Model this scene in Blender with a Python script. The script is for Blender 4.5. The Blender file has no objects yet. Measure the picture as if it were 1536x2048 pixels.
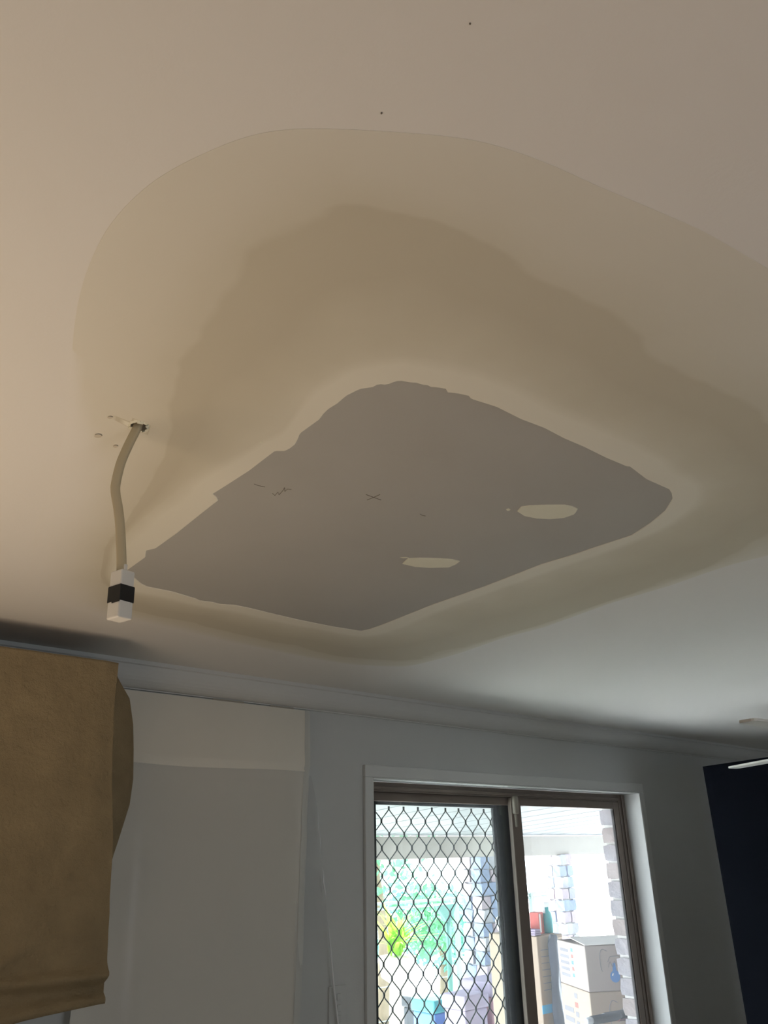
import bpy, bmesh, math, random
from mathutils import Vector, Matrix, noise
random.seed(7)
S = bpy.context.scene
C = S.collection

# ------------------------------------------------------------------ camera
W, H, F = 1536, 2048, 1564.1
YAW, PIT, ROLL = math.radians(41.593), math.radians(23.553), math.radians(-1.126)
CAM = Vector((0, 0, 1.833))
FW = Vector((math.sin(YAW) * math.cos(PIT), math.cos(YAW) * math.cos(PIT), math.sin(PIT)))
R0 = Vector((math.cos(YAW), -math.sin(YAW), 0)); U0 = R0.cross(FW)
RT = R0 * math.cos(ROLL) + U0 * math.sin(ROLL)
UP = U0 * math.cos(ROLL) - R0 * math.sin(ROLL)
cam = bpy.data.cameras.new('camera'); camo = bpy.data.objects.new('camera', cam); C.objects.link(camo)
cam.sensor_width = 36; cam.lens = F / 2048 * 36; cam.clip_start = 0.02; cam.clip_end = 300
camo.matrix_world = Matrix(((RT.x, UP.x, -FW.x, CAM.x), (RT.y, UP.y, -FW.y, CAM.y), (RT.z, UP.z, -FW.z, CAM.z), (0, 0, 0, 1)))
S.camera = camo

# ------------------------------------------------------------------ world, sun, lights, exposure
vs = S.view_settings
vs.view_transform = 'Standard'; vs.look = 'None'; vs.gamma = 1; vs.use_curve_mapping = False
vs.exposure = 0.12
world = bpy.data.worlds.new('sky'); S.world = world; world.use_nodes = True
wn = world.node_tree.nodes; wl = world.node_tree.links
bg = wn['Background']; bg.inputs['Color'].default_value = (0.82, 0.92, 1.0, 1); bg.inputs['Strength'].default_value = 5.8
sun = bpy.data.lights.new('sun', 'SUN'); sun.energy = 32.0; sun.angle = math.radians(1.0); sun.color = (1, 0.98, 0.96)
suno = bpy.data.objects.new('sun', sun); C.objects.link(suno)
suno.rotation_euler = (math.radians(-17), math.radians(12), 0)
# daylight portal in the sliding-door opening (samples the sky through the real opening)
pl = bpy.data.lights.new('door_portal', 'AREA'); pl.shape = 'RECTANGLE'; pl.size = 1.83; pl.size_y = 2.1
pl.cycles.is_portal = True
plo = bpy.data.objects.new('door_portal', pl); C.objects.link(plo)
plo.location = (2.95, 2.60, 1.05); plo.rotation_euler = (math.radians(-90), 0, 0)
# portal for the unseen window added in the back wall as fill
pb = bpy.data.lights.new('fill_window_portal', 'AREA'); pb.shape = 'RECTANGLE'; pb.size = 1.5; pb.size_y = 1.3; pb.cycles.is_portal = True
pbo = bpy.data.objects.new('fill_window_portal', pb); C.objects.link(pbo); pbo.location = (.9, -4.27, 1.45); pbo.rotation_euler = (math.radians(90), 0, 0)
# warm kitchen lamp left of the view, and an unseen fill added behind it
def uplighter(name, loc, energy, color, radius, cone, tilt=(0, 0)):
    l = bpy.data.lights.new(name, 'SPOT'); l.energy = energy; l.color = color; l.shadow_soft_size = radius
    l.spot_size = math.radians(cone); l.spot_blend = 1.0
    o = bpy.data.objects.new(name, l); C.objects.link(o); o.location = loc
    o.rotation_euler = (math.pi + tilt[0], tilt[1], 0)
    return o
uplighter('kitchen_uplighter', (-0.16, 1.20, 1.12), 40, (1.0, 0.765, 0.53), 0.45, 150)
uplighter('room_fill', (0.6, -1.7, 0.8), 36, (1.0, 0.72, 0.59), 0.45, 165)  # warm fill from an unseen source, added to lift the ceiling

cy = S.cycles
cy.max_bounces = 6; cy.diffuse_bounces = 4; cy.glossy_bounces = 3; cy.transmission_bounces = 4; cy.transparent_max_bounces = 14
cy.caustics_reflective = False; cy.caustics_refractive = False; cy.use_denoising = True
cy.use_adaptive_sampling = True; cy.adaptive_threshold = 0.05

# ------------------------------------------------------------------ helpers
def ray(px, py):
    return FW + RT * ((px - W / 2) / F) - UP * ((py - H / 2) / F)
def on_ceiling(px, py, z=2.4):
    d = ray(px, py); return CAM + d * ((z - CAM.z) / d.z)
def on_plane(px, py, y):
    d = ray(px, py); return CAM + d * (y / d.y)

def mat(name, col, rough=0.6, var=0.06, scale=8.0, bump=0.0, bscale=60.0, metal=0.0, spec=0.4, var2=None):
    m = bpy.data.materials.new(name); m.use_nodes = True
    n = m.node_tree.nodes; l = m.node_tree.links; b = n['Principled BSDF']
    b.inputs['Roughness'].default_value = rough; b.inputs['Metallic'].default_value = metal
    b.inputs['Specular IOR Level'].default_value = spec
    tc = n.new('ShaderNodeTexCoord')
    nz = n.new('ShaderNodeTexNoise'); nz.inputs['Scale'].default_value = scale; nz.inputs['Detail'].default_value = 4
    l.new(tc.outputs['Object'], nz.inputs['Vector'])
    mx = n.new('ShaderNodeMix'); mx.data_type = 'RGBA'
    c2 = var2 or tuple(max(0, c * (1 - 2 * var)) for c in col)
    mx.inputs[6].default_value = (*[min(1, c * (1 + var)) for c in col], 1) if var2 is None else (*col, 1)
    mx.inputs[7].default_value = (*c2, 1)
    l.new(nz.outputs['Fac'], mx.inputs[0]); l.new(mx.outputs[2], b.inputs['Base Color'])
    if bump:
        n2 = n.new('ShaderNodeTexNoise'); n2.inputs['Scale'].default_value = bscale; n2.inputs['Detail'].default_value = 5
        l.new(tc.outputs['Object'], n2.inputs['Vector'])
        bp = n.new('ShaderNodeBump'); bp.inputs['Strength'].default_value = bump; bp.inputs['Distance'].default_value = 0.01
        l.new(n2.outputs['Fac'], bp.inputs['Height']); l.new(bp.outputs[0], b.inputs['Normal'])
    return m

def link(name, me, m=None, parent=None, smooth=False):
    o = bpy.data.objects.new(name, me); C.objects.link(o)
    if m and not me.materials: me.materials.append(m)
    if parent: o.parent = parent
    if smooth:
        for p in me.polygons: p.use_smooth = True
    return o
def from_bm(name, bm, m=None, parent=None, smooth=False):
    me = bpy.data.meshes.new(name); bm.normal_update(); bm.to_mesh(me); bm.free()
    return link(name, me, m, parent, smooth)
def data(name, v, f, m=None, parent=None, smooth=False):
    me = bpy.data.meshes.new(name); me.from_pydata([tuple(x) for x in v], [], f); me.update()
    return link(name, me, m, parent, smooth)
def tag(o, label=None, cat=None, group=None, kind=None):
    if label: o['label'] = label
    if cat: o['category'] = cat
    if group: o['group'] = group
    if kind: o['kind'] = kind
    return o
def empty(name, loc=(0, 0, 0), rz=0):
    o = bpy.data.objects.new(name, None); C.objects.link(o); o.location = loc; o.rotation_euler = (0, 0, rz)
    o.empty_display_size = 0.05
    return o
def abox(bm, x0, x1, y0, y1, z0, z1):
    vs_ = [bm.verts.new(p) for p in ((x0, y0, z0), (x1, y0, z0), (x1, y1, z0), (x0, y1, z0), (x0, y0, z1), (x1, y0, z1), (x1, y1, z1), (x0, y1, z1))]
    for f in ((0, 3, 2, 1), (4, 5, 6, 7), (0, 1, 5, 4), (1, 2, 6, 5), (2, 3, 7, 6), (3, 0, 4, 7)):
        bm.faces.new([vs_[i] for i in f])
    return vs_
def box(name, x0, x1, y0, y1, z0, z1, m, parent=None, bevel=0.0, seg=2):
    bm = bmesh.new(); abox(bm, x0, x1, y0, y1, z0, z1)
    if bevel:
        bmesh.ops.bevel(bm, geom=bm.edges[:], offset=bevel, segments=seg, affect='EDGES', profile=0.5)
    return from_bm(name, bm, m, parent)
def tube_bm(bm, pts, r, n=10, cap=True, flat=None):
    """round (or flattened) tube through pts; r may be a list"""
    pts = [Vector(p) for p in pts]; rings = []
    ref = None
    for i, p in enumerate(pts):
        t = (pts[min(i + 1, len(pts) - 1)] - pts[max(i - 1, 0)]).normalized()
        if ref is None:
            ref = Vector((1, 0, 0)) if abs(t.x) < 0.9 else Vector((0, 1, 0))
        a = (ref - t * ref.dot(t)).normalized(); b = t.cross(a); ref = a
        rr = r[i] if isinstance(r, (list, tuple)) else r
        ra, rb = (rr, rr) if not flat else (rr, rr * flat)
        rings.append([bm.verts.new(p + a * ra * math.cos(2 * math.pi * k / n) + b * rb * math.sin(2 * math.pi * k / n)) for k in range(n)])
    for i in range(len(rings) - 1):
        for k in range(n):
            bm.faces.new((rings[i][k], rings[i][(k + 1) % n], rings[i + 1][(k + 1) % n], rings[i + 1][k]))
    if cap:
        bm.faces.new(rings[0][::-1]); bm.faces.new(rings[-1])
def tube(name, pts, r, m, parent=None, n=10, flat=None, smooth=True):
    bm = bmesh.new(); tube_bm(bm, pts, r, n, True, flat)
    return from_bm(name, bm, m, parent, smooth)
def spline(pts, n):
    """Catmull-Rom through pts"""
    P = [Vector(p) for p in pts]; P = [P[0] * 2 - P[1]] + P + [P[-1] * 2 - P[-2]]
    out = []
    for i in range(1, len(P) - 2):
        for k in range(n):
            t = k / n; a, b, c, d = P[i - 1:i + 3]
            out.append(0.5 * ((2 * b) + (c - a) * t + (2 * a - 5 * b + 4 * c - d) * t * t + (3 * b - a - 3 * c + d) * t ** 3))
    out.append(P[-2]); return out
def extrude_profile(name, prof, x0, x1, m, parent=None):
    """prof: closed list of (y,z), swept along x"""
    bm = bmesh.new()
    a = [bm.verts.new((x0, y, z)) for y, z in prof]; b = [bm.verts.new((x1, y, z)) for y, z in prof]
    n = len(prof)
    for i in range(n): bm.faces.new((a[i], a[(i + 1) % n], b[(i + 1) % n], b[i]))
    bm.faces.new(a[::-1]); bm.faces.new(b)
    bmesh.ops.recalc_face_normals(bm, faces=bm.faces[:])
    return from_bm(name, bm, m, parent)
def lathe(name, prof, m, parent=None, n=16, loc=(0, 0, 0), smooth=True):
    bm = bmesh.new(); rings = []
    for r, z in prof:
        rings.append([bm.verts.new((loc[0] + r * math.cos(2 * math.pi * k / n), loc[1] + r * math.sin(2 * math.pi * k / n), loc[2] + z)) for k in range(n)])
    for i in range(len(rings) - 1):
        for k in range(n): bm.faces.new((rings[i][k], rings[i][(k + 1) % n], rings[i + 1][(k + 1) % n], rings[i + 1][k]))
    bm.faces.new(rings[0][::-1]); bm.faces.new(rings[-1])
    bmesh.ops.recalc_face_normals(bm, faces=bm.faces[:])
    return from_bm(name, bm, m, parent, smooth)
def boolean_cut(o, cutter):
    md = o.modifiers.new('cut', 'BOOLEAN'); md.operation = 'DIFFERENCE'; md.object = cutter; md.solver = 'EXACT'
    dg = bpy.context.evaluated_depsgraph_get(); dg.update()
    me = bpy.data.meshes.new_from_object(o.evaluated_get(dg))
    o.modifiers.clear(); o.data = me
def lerp_table(t, x):
    """piecewise linear on sorted (x, y) pairs"""
    t = sorted(t)
    if x <= t[0][0]: return t[0][1]
    for (a, va), (b, vb) in zip(t, t[1:]):
        if x <= b: return va + (vb - va) * (x - a) / (b - a)
    return t[-1][1]
def smooth01(x):
    x = max(0, min(1, x)); return x * x * (3 - 2 * x)

# ------------------------------------------------------------------ materials
PAINT = (0.79, 0.775, 0.75)
M = {}
M['ceiling'] = mat('ceiling_paint', PAINT, 0.85, 0.012, 1.6, 0.04, 140, spec=0.2)
M['wall'] = mat('wall_paint', (0.60, 0.61, 0.60), 0.75, 0.02, 2.0, 0.05, 160, spec=0.3)
M['side_wall'] = mat('side_wall_paint', (0.62, 0.61, 0.58), 0.8, 0.02, 2.0)
M['trim'] = mat('white_gloss_trim', (0.69, 0.70, 0.69), 0.45, 0.02, 6)
M['cornice'] = mat('cornice_paint', (0.66, 0.665, 0.65), 0.8, 0.02, 3, spec=0.2)
M['door_leaf'] = mat('shade_darkened_leaf', (0.16, 0.15, 0.135), 0.6, 0.03, 4)  # leaf colour darkened to stand for the shade of a deep doorway
M['floor'] = mat('covered_floor', (0.50, 0.46, 0.40), 0.8, 0.08, 3)
M['board'] = mat('bare_plasterboard', (0.455, 0.45, 0.425), 0.9, 0.03, 5, 0.03, 200, spec=0.15)
M['patch'] = mat('setting_compound', (0.78, 0.77, 0.64), 0.85, 0.03, 20, spec=0.2)
M['spot'] = mat('old_filler_spot', (0.62, 0.57, 0.48), 0.85)
M['pencil'] = mat('pencil_graphite', (0.16, 0.14, 0.12), 0.8)
M['cable'] = mat('grey_cable_sheath', (0.52, 0.45, 0.31), 0.5, 0.03, 30)
M['box_plastic'] = mat('white_junction_plastic', (0.72, 0.71, 0.68), 0.35, 0.02, 20)
M['tape'] = mat('black_tape', (0.012, 0.013, 0.014), 0.5, 0.1, 40)
M['bronze'] = mat('bronze_aluminium', (0.27, 0.222, 0.192), 0.42, 0.05, 10, metal=0.2)
M['bronze_dark'] = mat('dark_bronze_gasket', (0.03, 0.026, 0.024), 0.6)  # dark gasket along the glass edge
M['black'] = mat('black_powdercoat', (0.012, 0.014, 0.018), 0.4, 0.1, 20)
M['grille'] = mat('grille_black', (0.012, 0.02, 0.02), 0.5)
M['clip'] = mat('cream_plastic_clip', (0.40, 0.37, 0.31), 0.5)
M['navy'] = mat('dark_navy_paint', (0.0026, 0.0034, 0.0060), 0.85, 0.08, 3, spec=0.02)
M['fan'] = mat('white_fan_blade', (0.80, 0.79, 0.75), 0.35, 0.01, 5)
M['brick'] = mat('grey_pink_brick', (0.32, 0.28, 0.28), 0.9, 0.15, 9, 0.6, 60, var2=(0.23, 0.23, 0.26))
M['brick2'] = mat('brown_brick', (0.31, 0.25, 0.23), 0.9, 0.15, 9, 0.6, 60, var2=(0.25, 0.22, 0.22))
M['mortar'] = mat('pale_mortar', (0.62, 0.60, 0.57), 0.95, 0.1, 30, 0.3)
M['stone1'] = mat('blue_stone', (0.30, 0.36, 0.50), 0.9, 0.2, 7, 0.4, 40)
M['stone2'] = mat('grey_stone', (0.42, 0.42, 0.45), 0.9, 0.2, 7, 0.4, 40)
M['stone3'] = mat('pink_stone', (0.50, 0.42, 0.46), 0.9, 0.2, 7, 0.4, 40)
M['lining'] = mat('patio_lining_boards', (0.20, 0.22, 0.23), 0.6, 0.03, 5)
M['beam'] = mat('cream_beam', (0.40, 0.365, 0.32), 0.6, 0.04, 6)
M['paving'] = mat('pale_paving', (0.68, 0.68, 0.67), 0.9, 0.1, 3, 0.2)
M['lawn'] = mat('pale_gravel', (0.68, 0.67, 0.65), 0.95, 0.2, 6, 0.5)
M['carton'] = mat('brown_cardboard', (0.37, 0.295, 0.23), 0.85, 0.04, 8)
M['carton2'] = mat('greyed_cardboard', (0.35, 0.30, 0.275), 0.85, 0.04, 8)
M['white_print'] = mat('white_print', (0.75, 0.73, 0.70), 0.7)
M['grey_print'] = mat('grey_print', (0.20, 0.20, 0.22), 0.7)
M['red_print'] = mat('red_print', (0.55, 0.12, 0.10), 0.7)
M['blue_print'] = mat('blue_print', (0.08, 0.22, 0.50), 0.6)
M['blue_tape'] = mat('blue_tape', (0.10, 0.42, 0.68), 0.5)
M['bag_black'] = mat('dark_plastic_bag', (0.10, 0.12, 0.16), 0.3, 0.2, 12, 0.3, 25)
M['white_plastic'] = mat('white_plastic_bag', (0.80, 0.82, 0.84), 0.4, 0.03, 12, 0.3, 25)
M['teal'] = mat('teal_plastic', (0.06, 0.38, 0.40), 0.35)
M['red'] = mat('red_card', (0.62, 0.16, 0.14), 0.6)
M['rose'] = mat('dusty_rose_fabric', (0.46, 0.28, 0.32), 0.9, 0.1, 15)
M['purple'] = mat('lilac_fabric', (0.40, 0.34, 0.45), 0.9, 0.1, 12)
M['blue'] = mat('blue_plastic', (0.10, 0.22, 0.50), 0.4)
M['dark_grey'] = mat('charcoal_fabric', (0.06, 0.065, 0.075), 0.8)
M['green_metal'] = mat('dark_green_metal', (0.06, 0.16, 0.14), 0.5)
M['leaf'] = mat('leaf_green', (0.15, 0.40, 0.20), 0.5, var=0.2, scale=3, var2=(0.07, 0.25, 0.14))
M['leaf_bright'] = mat('leaf_lime', (0.34, 0.62, 0.05), 0.45, var=0.2, scale=3, var2=(0.20, 0.48, 0.05))
M['leaf_teal'] = mat('leaf_blue_green', (0.15, 0.38, 0.30), 0.5, var=0.2, scale=3, var2=(0.08, 0.26, 0.21))
M['bark'] = mat('bark', (0.22, 0.17, 0.12), 0.9, 0.2, 10, 0.5)
M['fence'] = mat('grey_green_fence', (0.16, 0.22, 0.21), 0.6)
M['terracotta'] = mat('pale_pot', (0.50, 0.45, 0.40), 0.8)

# leaves let light through
for k in ('leaf', 'leaf_bright', 'leaf_teal'):
    n = M[k].node_tree.nodes; l = M[k].node_tree.links; b = n['Principled BSDF']
    tr = n.new('ShaderNodeBsdfTranslucent'); ad = n.new('ShaderNodeMixShader'); ad.inputs[0].default_value = 0.45
    src = b.inputs['Base Color'].links[0].from_socket
    l.new(src, tr.inputs['Color']); l.new(b.outputs[0], ad.inputs[1]); l.new(tr.outputs[0], ad.inputs[2])
    l.new(ad.outputs[0], n['Material Output'].inputs['Surface'])

# canvas drop cloth: woven, blotchy
def canvas():
    m = mat('canvas_drop_cloth', (0.41, 0.315, 0.185), 0.95, 0.14, 11, 0.0, spec=0.1)
    n = m.node_tree.nodes; l = m.node_tree.links; b = n['Principled BSDF']
    tc = n.new('ShaderNodeTexCoord'); nz = n.new('ShaderNodeTexNoise'); nz.inputs['Scale'].default_value = 38; nz.inputs['Detail'].default_value = 8
    nz.inputs['Roughness'].default_value = 0.7
    l.new(tc.outputs['Object'], nz.inputs['Vector'])
    bp = n.new('ShaderNodeBump'); bp.inputs['Strength'].default_value = 1.0; bp.inputs['Distance'].default_value = 0.014
    l.new(nz.outputs['Fac'], bp.inputs['Height']); l.new(bp.outputs[0], b.inputs['Normal'])
    return m
M['canvas'] = canvas()

# thin translucent polythene
def film(name, col, opacity, rough, gloss):
    m = bpy.data.materials.new(name); m.use_nodes = True
    n = m.node_tree.nodes; l = m.node_tree.links; n.remove(n['Principled BSDF'])
    df = n.new('ShaderNodeBsdfDiffuse'); tl = n.new('ShaderNodeBsdfTranslucent'); tp = n.new('ShaderNodeBsdfTransparent'); gl = n.new('ShaderNodeBsdfGlossy')
    gl.inputs['Roughness'].default_value = rough
    tc = n.new('ShaderNodeTexCoord'); nz = n.new('ShaderNodeTexNoise'); nz.inputs['Scale'].default_value = 3.0
    l.new(tc.outputs['Object'], nz.inputs['Vector'])
    mxc = n.new('ShaderNodeMix'); mxc.data_type = 'RGBA'
    mxc.inputs[6].default_value = (*col, 1); mxc.inputs[7].default_value = (*[c * 0.93 for c in col], 1)
    l.new(nz.outputs['Fac'], mxc.inputs[0]); l.new(mxc.outputs[2], df.inputs['Color']); l.new(mxc.outputs[2], tl.inputs['Color'])
    a = n.new('ShaderNodeMixShader'); a.inputs[0].default_value = 0.15; l.new(df.outputs[0], a.inputs[1]); l.new(tl.outputs[0], a.inputs[2])
    g = n.new('ShaderNodeMixShader'); g.inputs[0].default_value = gloss; l.new(a.outputs[0], g.inputs[1]); l.new(gl.outputs[0], g.inputs[2])
    t = n.new('ShaderNodeMixShader'); t.inputs[0].default_value = opacity; l.new(tp.outputs[0], t.inputs[1]); l.new(g.outputs[0], t.inputs[2])
    l.new(t.outputs[0], n['Material Output'].inputs['Surface'])
    return m
M['poly'] = film('milky_polythene', (0.92, 0.88, 0.80), 0.83, 0.35, 0.04)
M['poly_fold'] = film('milky_polythene_double', (0.76, 0.76, 0.72), 0.85, 0.35, 0.06)
M['poly_top'] = film('milky_polythene_brightened', (0.97, 0.92, 0.82), 0.98, 0.4, 0.03)  # whiter, opaque layer so the sheet's top looks more brightly lit
M['poly_clear'] = film('clear_film', (0.75, 0.78, 0.78), 0.16, 0.15, 0.15)
M['poly_edge'] = film('painted_edge_glint', (0.96, 0.97, 0.97), 1.0, 0.2, 0.15)  # glint on the film edge put into a near-white colour

# window glass: transparent with veiling glare mixed in as pale haze, and a reflection
def glass(name, tint, dust):  # dust is the share of glare haze mixed into the pane
    m = bpy.data.materials.new(name); m.use_nodes = True
    n = m.node_tree.nodes; l = m.node_tree.links; n.remove(n['Principled BSDF'])
    tp = n.new('ShaderNodeBsdfTransparent'); tp.inputs['Color'].default_value = (*tint, 1)
    gl = n.new('ShaderNodeBsdfGlossy'); gl.inputs['Roughness'].default_value = 0.02
    fr = n.new('ShaderNodeFresnel'); ge = n.new('ShaderNodeNewGeometry'); io = n.new('ShaderNodeMix'); io.inputs[2].default_value = 1.45; io.inputs[3].default_value = 1 / 1.45
    l.new(ge.outputs['Backfacing'], io.inputs[0]); l.new(io.outputs[0], fr.inputs['IOR'])
    mx = n.new('ShaderNodeMixShader'); l.new(fr.outputs[0], mx.inputs[0]); l.new(tp.outputs[0], mx.inputs[1]); l.new(gl.outputs[0], mx.inputs[2])
    tl = n.new('ShaderNodeBsdfTranslucent'); tl.inputs['Color'].default_value = (0.86, 0.90, 0.95, 1)
    tc = n.new('ShaderNodeTexCoord'); nz = n.new('ShaderNodeTexNoise'); nz.inputs['Scale'].default_value = 2.5; nz.inputs['Detail'].default_value = 3
    l.new(tc.outputs['Object'], nz.inputs['Vector'])
    mr = n.new('ShaderNodeMapRange'); mr.inputs['To Min'].default_value = dust * 0.6; mr.inputs['To Max'].default_value = dust * 1.4
    l.new(nz.outputs['Fac'], mr.inputs['Value'])
    d = n.new('ShaderNodeMixShader'); l.new(mr.outputs[0], d.inputs[0]); l.new(mx.outputs[0], d.inputs[1]); l.new(tl.outputs[0], d.inputs[2])
    l.new(d.outputs[0], n['Material Output'].inputs['Surface'])
    return m
M['glass_left'] = glass('hazed_green_glass', (0.92, 0.96, 0.945), 0.016)
M['glass_right'] = glass('hazed_clear_glass', (0.95, 0.97, 0.98), 0.026)

# joint compound around the patch: the colour follows how the coats were spread (attribute 'band'), feathered into the paint
def compound():
    m = bpy.data.materials.new('joint_compound'); m.use_nodes = True
    n = m.node_tree.nodes; l = m.node_tree.links; b = n['Principled BSDF']
    b.inputs['Roughness'].default_value = 0.85; b.inputs['Specular IOR Level'].default_value = 0.2
    at = n.new('ShaderNodeAttribute'); at.attribute_name = 'band'
    ft = n.new('ShaderNodeAttribute'); ft.attribute_name = 'feather'
    tc = n.new('ShaderNodeTexCoord')
    nz = n.new('ShaderNodeTexNoise'); nz.inputs['Scale'].default_value = 5.5; nz.inputs['Detail'].default_value = 3
    l.new(tc.outputs['Object'], nz.inputs['Vector'])
    ma = n.new('ShaderNodeMath'); ma.operation = 'MULTIPLY_ADD'; ma.inputs[1].default_value = 0.55; ma.inputs[2].default_value = -0.275
    l.new(nz.outputs['Fac'], ma.inputs[0])
    sm = n.new('ShaderNodeMath'); sm.operation = 'ADD'; l.new(at.outputs['Fac'], sm.inputs[0]); l.new(ma.outputs[0], sm.inputs[1])
    dv = n.new('ShaderNodeMath'); dv.operation = 'DIVIDE'; dv.inputs[1].default_value = 3.0; l.new(sm.outputs[0], dv.inputs[0])
    cr = n.new('ShaderNodeValToRGB'); e = cr.color_ramp.elements
    stops = [(0.0, (0.80, 0.775, 0.68)), (0.22, (0.79, 0.765, 0.665)), (0.38, (0.66, 0.625, 0.515)), (0.52, (0.59, 0.55, 0.445)),
             (0.655, (0.60, 0.56, 0.455)), (0.675, (0.66, 0.625, 0.525)), (0.82, (0.71, 0.68, 0.595)), (1.0, (0.74, 0.715, 0.64))]
    e[0].position, e[0].color = stops[0][0], (*stops[0][1], 1); e[1].position, e[1].color = stops[-1][0], (*stops[-1][1], 1)
    for p_, c_ in stops[1:-1]:
        q = e.new(p_); q.color = (*c_, 1)
    l.new(dv.outputs[0], cr.inputs[0])
    n2 = n.new('ShaderNodeTexNoise'); n2.inputs['Scale'].default_value = 2.4; n2.inputs['Detail'].default_value = 2
    l.new(tc.outputs['Object'], n2.inputs['Vector'])
    f2 = n.new('ShaderNodeMath'); f2.operation = 'MULTIPLY_ADD'; f2.inputs[1].default_value = 0.5; f2.inputs[2].default_value = -0.25
    l.new(n2.outputs['Fac'], f2.inputs[0])
    f3 = n.new('ShaderNodeMath'); f3.operation = 'MULTIPLY'; l.new(f2.outputs[0], f3.inputs[0])
    # mottling only where the coat is already thin
    f4 = n.new('ShaderNodeMath'); f4.operation = 'MULTIPLY_ADD'; f4.use_clamp = True
    l.new(ft.outputs['Fac'], f3.inputs[1]); l.new(ft.outputs['Fac'], f4.inputs[0]); f4.inputs[1].default_value = 1.0; l.new(f3.outputs[0], f4.inputs[2])
    mx = n.new('ShaderNodeMix'); mx.data_type = 'RGBA'; l.new(f4.outputs[0], mx.inputs[0]); l.new(cr.outputs[0], mx.inputs[6]); mx.inputs[7].default_value = (*PAINT, 1)
    l.new(mx.outputs[2], b.inputs['Base Color'])
    return m
M['compound'] = compound()

# ------------------------------------------------------------------ room shell
RX0, RX1, RY0, RY1 = -3.2, 6.4, -4.2, 2.4
ceiling = tag(box('ceiling', RX0 - .1, RX1 + .1, RY0 - .1, RY1 + .1, 2.4, 2.5, M['ceiling']), kind='structure')
tag(box('floor', RX0 - .1, RX1 + .1, RY0 - .1, RY1 + .1, -0.1, 0.0, M['floor']), kind='structure')
DX0, DX1 = 2.032, 3.867          # sliding-door opening
PX0, PX1 = 1.04, 1.70            # doorway behind the plastic
bm = bmesh.new()
for x0, x1, z0, z1 in ((RX0 - .1, PX0, 0, 2.4), (PX0, PX1, 2.1, 2.4), (PX1, DX0, 0, 2.4), (DX0, DX1, 2.1, 2.4), (DX1, RX1 + .1, 0, 2.4)):
    abox(bm, x0, x1, 2.4, 2.5, z0, z1)
bmesh.ops.remove_doubles(bm, verts=bm.verts[:], dist=1e-5)
tag(from_bm('wall_far', bm, M['wall']), kind='structure')
tag(box('wall_left', RX0 - .1, RX0, RY0, RY1, 0, 2.4, M['side_wall']), kind='structure')
tag(box('wall_right', RX1, RX1 + .1, RY0, RY1, 0, 2.4, M['side_wall']), kind='structure')
bm = bmesh.new()  # back wall, with an opening added to let in fill daylight
for x0, x1, z0, z1 in ((RX0, .15, 0, 2.4), (.15, 1.65, 0, .8), (.15, 1.65, 2.1, 2.4), (1.65, RX1, 0, 2.4)):
    abox(bm, x0, x1, RY0 - .1, RY0, z0, z1)
bmesh.ops.remove_doubles(bm, verts=bm.verts[:], dist=1e-5)
tag(from_bm('wall_back', bm, M['side_wall']), kind='structure')
w2 = tag(empty('fill_window_1', (.9, RY0 - .05, .8)), kind='structure')  # unseen window, added behind the view to brighten the walls
for x0, x1, z0, z1 in ((-.75, -.70, 0, 1.3), (.70, .75, 0, 1.3), (-.025, .025, .05, 1.25), (-.70, .70, 0, .05), (-.70, .70, 1.25, 1.3)):
    box('fill_window_frame', x0, x1, -.03, .03, z0, z1, M['trim'], w2, .003)
# cornice: fillet at the ceiling, cove, small foot on the wall
prof = [(2.4, 2.4), (2.4 - .078, 2.4), (2.4 - .078, 2.388), (2.4 - .071, 2.3855)]
for k in range(9):
    a = math.pi / 2 * k / 8
    prof.append((2.4 - .071 + .060 * math.sin(a), 2.3895 - .060 + .060 * math.cos(a)))
prof = prof[:4] + [(2.4 - .071 + .060 * (1 - math.cos(math.pi / 2 * k / 8)), 2.3855 - .060 * math.sin(math.pi / 2 * k / 8)) for k in range(1, 9)]
prof += [(2.4 - .010, 2.322), (2.4, 2.322)]
tag(extrude_profile('trim_1', prof, RX0, RX1, M['cornice']), kind='structure')
# door architrave
tag(box('trim_2', DX0 - .037, DX1 + .037, 2.383, 2.4, 2.1, 2.143, M['trim'], bevel=.003), kind='structure')
tag(box('trim_3', DX0 - .037, DX0, 2.383, 2.4, 0, 2.1, M['trim'], bevel=.003), kind='structure')
tag(box('trim_4', DX1, DX1 + .037, 2.383, 2.4, 0, 2.1, M['trim'], bevel=.003), kind='structure')

# ------------------------------------------------------------------ sliding door opening
d1 = tag(empty('door_1', (2.95, 2.5, 0)), kind='structure')
off = Vector((2.95, 2.5, 0))
def dpart(name, x0, x1, y0, y1, z0, z1, m, parent=d1, bevel=.002):
    return box(name, x0 - off.x, x1 - off.x, y0 - off.y, y1 - off.y, z0, z1, m, parent, bevel, 1)
dpart('timber_reveal', DX0, DX0 + .006, 2.384, 2.485, 0, 2.1, M['trim'])
dpart('timber_reveal', DX1 - .006, DX1, 2.384, 2.485, 0, 2.1, M['trim'])
dpart('timber_reveal', DX0, DX1, 2.384, 2.485, 2.094, 2.1, M['trim'])
dpart('frame_jamb', DX0, DX0 + .085, 2.485, 2.60, 0, 2.094, M['bronze'])
dpart('frame_jamb', DX1 - .050, DX1, 2.485, 2.514, 0, 2.094, M['bronze'])
dpart('jamb_lip', DX1 - .030, DX1 - .006, 2.476, 2.485, 0, 2.094, M['bronze'], bevel=.003)
dpart('frame_head', DX0 + .085, DX1 - .050, 2.487, 2.58, 2.058, 2.094, M['bronze'])
dpart('head_lip', DX0 + .085, DX1 - .050, 2.478, 2.487, 2.064, 2.078, M['bronze'], bevel=.003)
dpart('sill', DX0, DX1, 2.45, 2.62, -.02, .03, M['bronze'])
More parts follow.
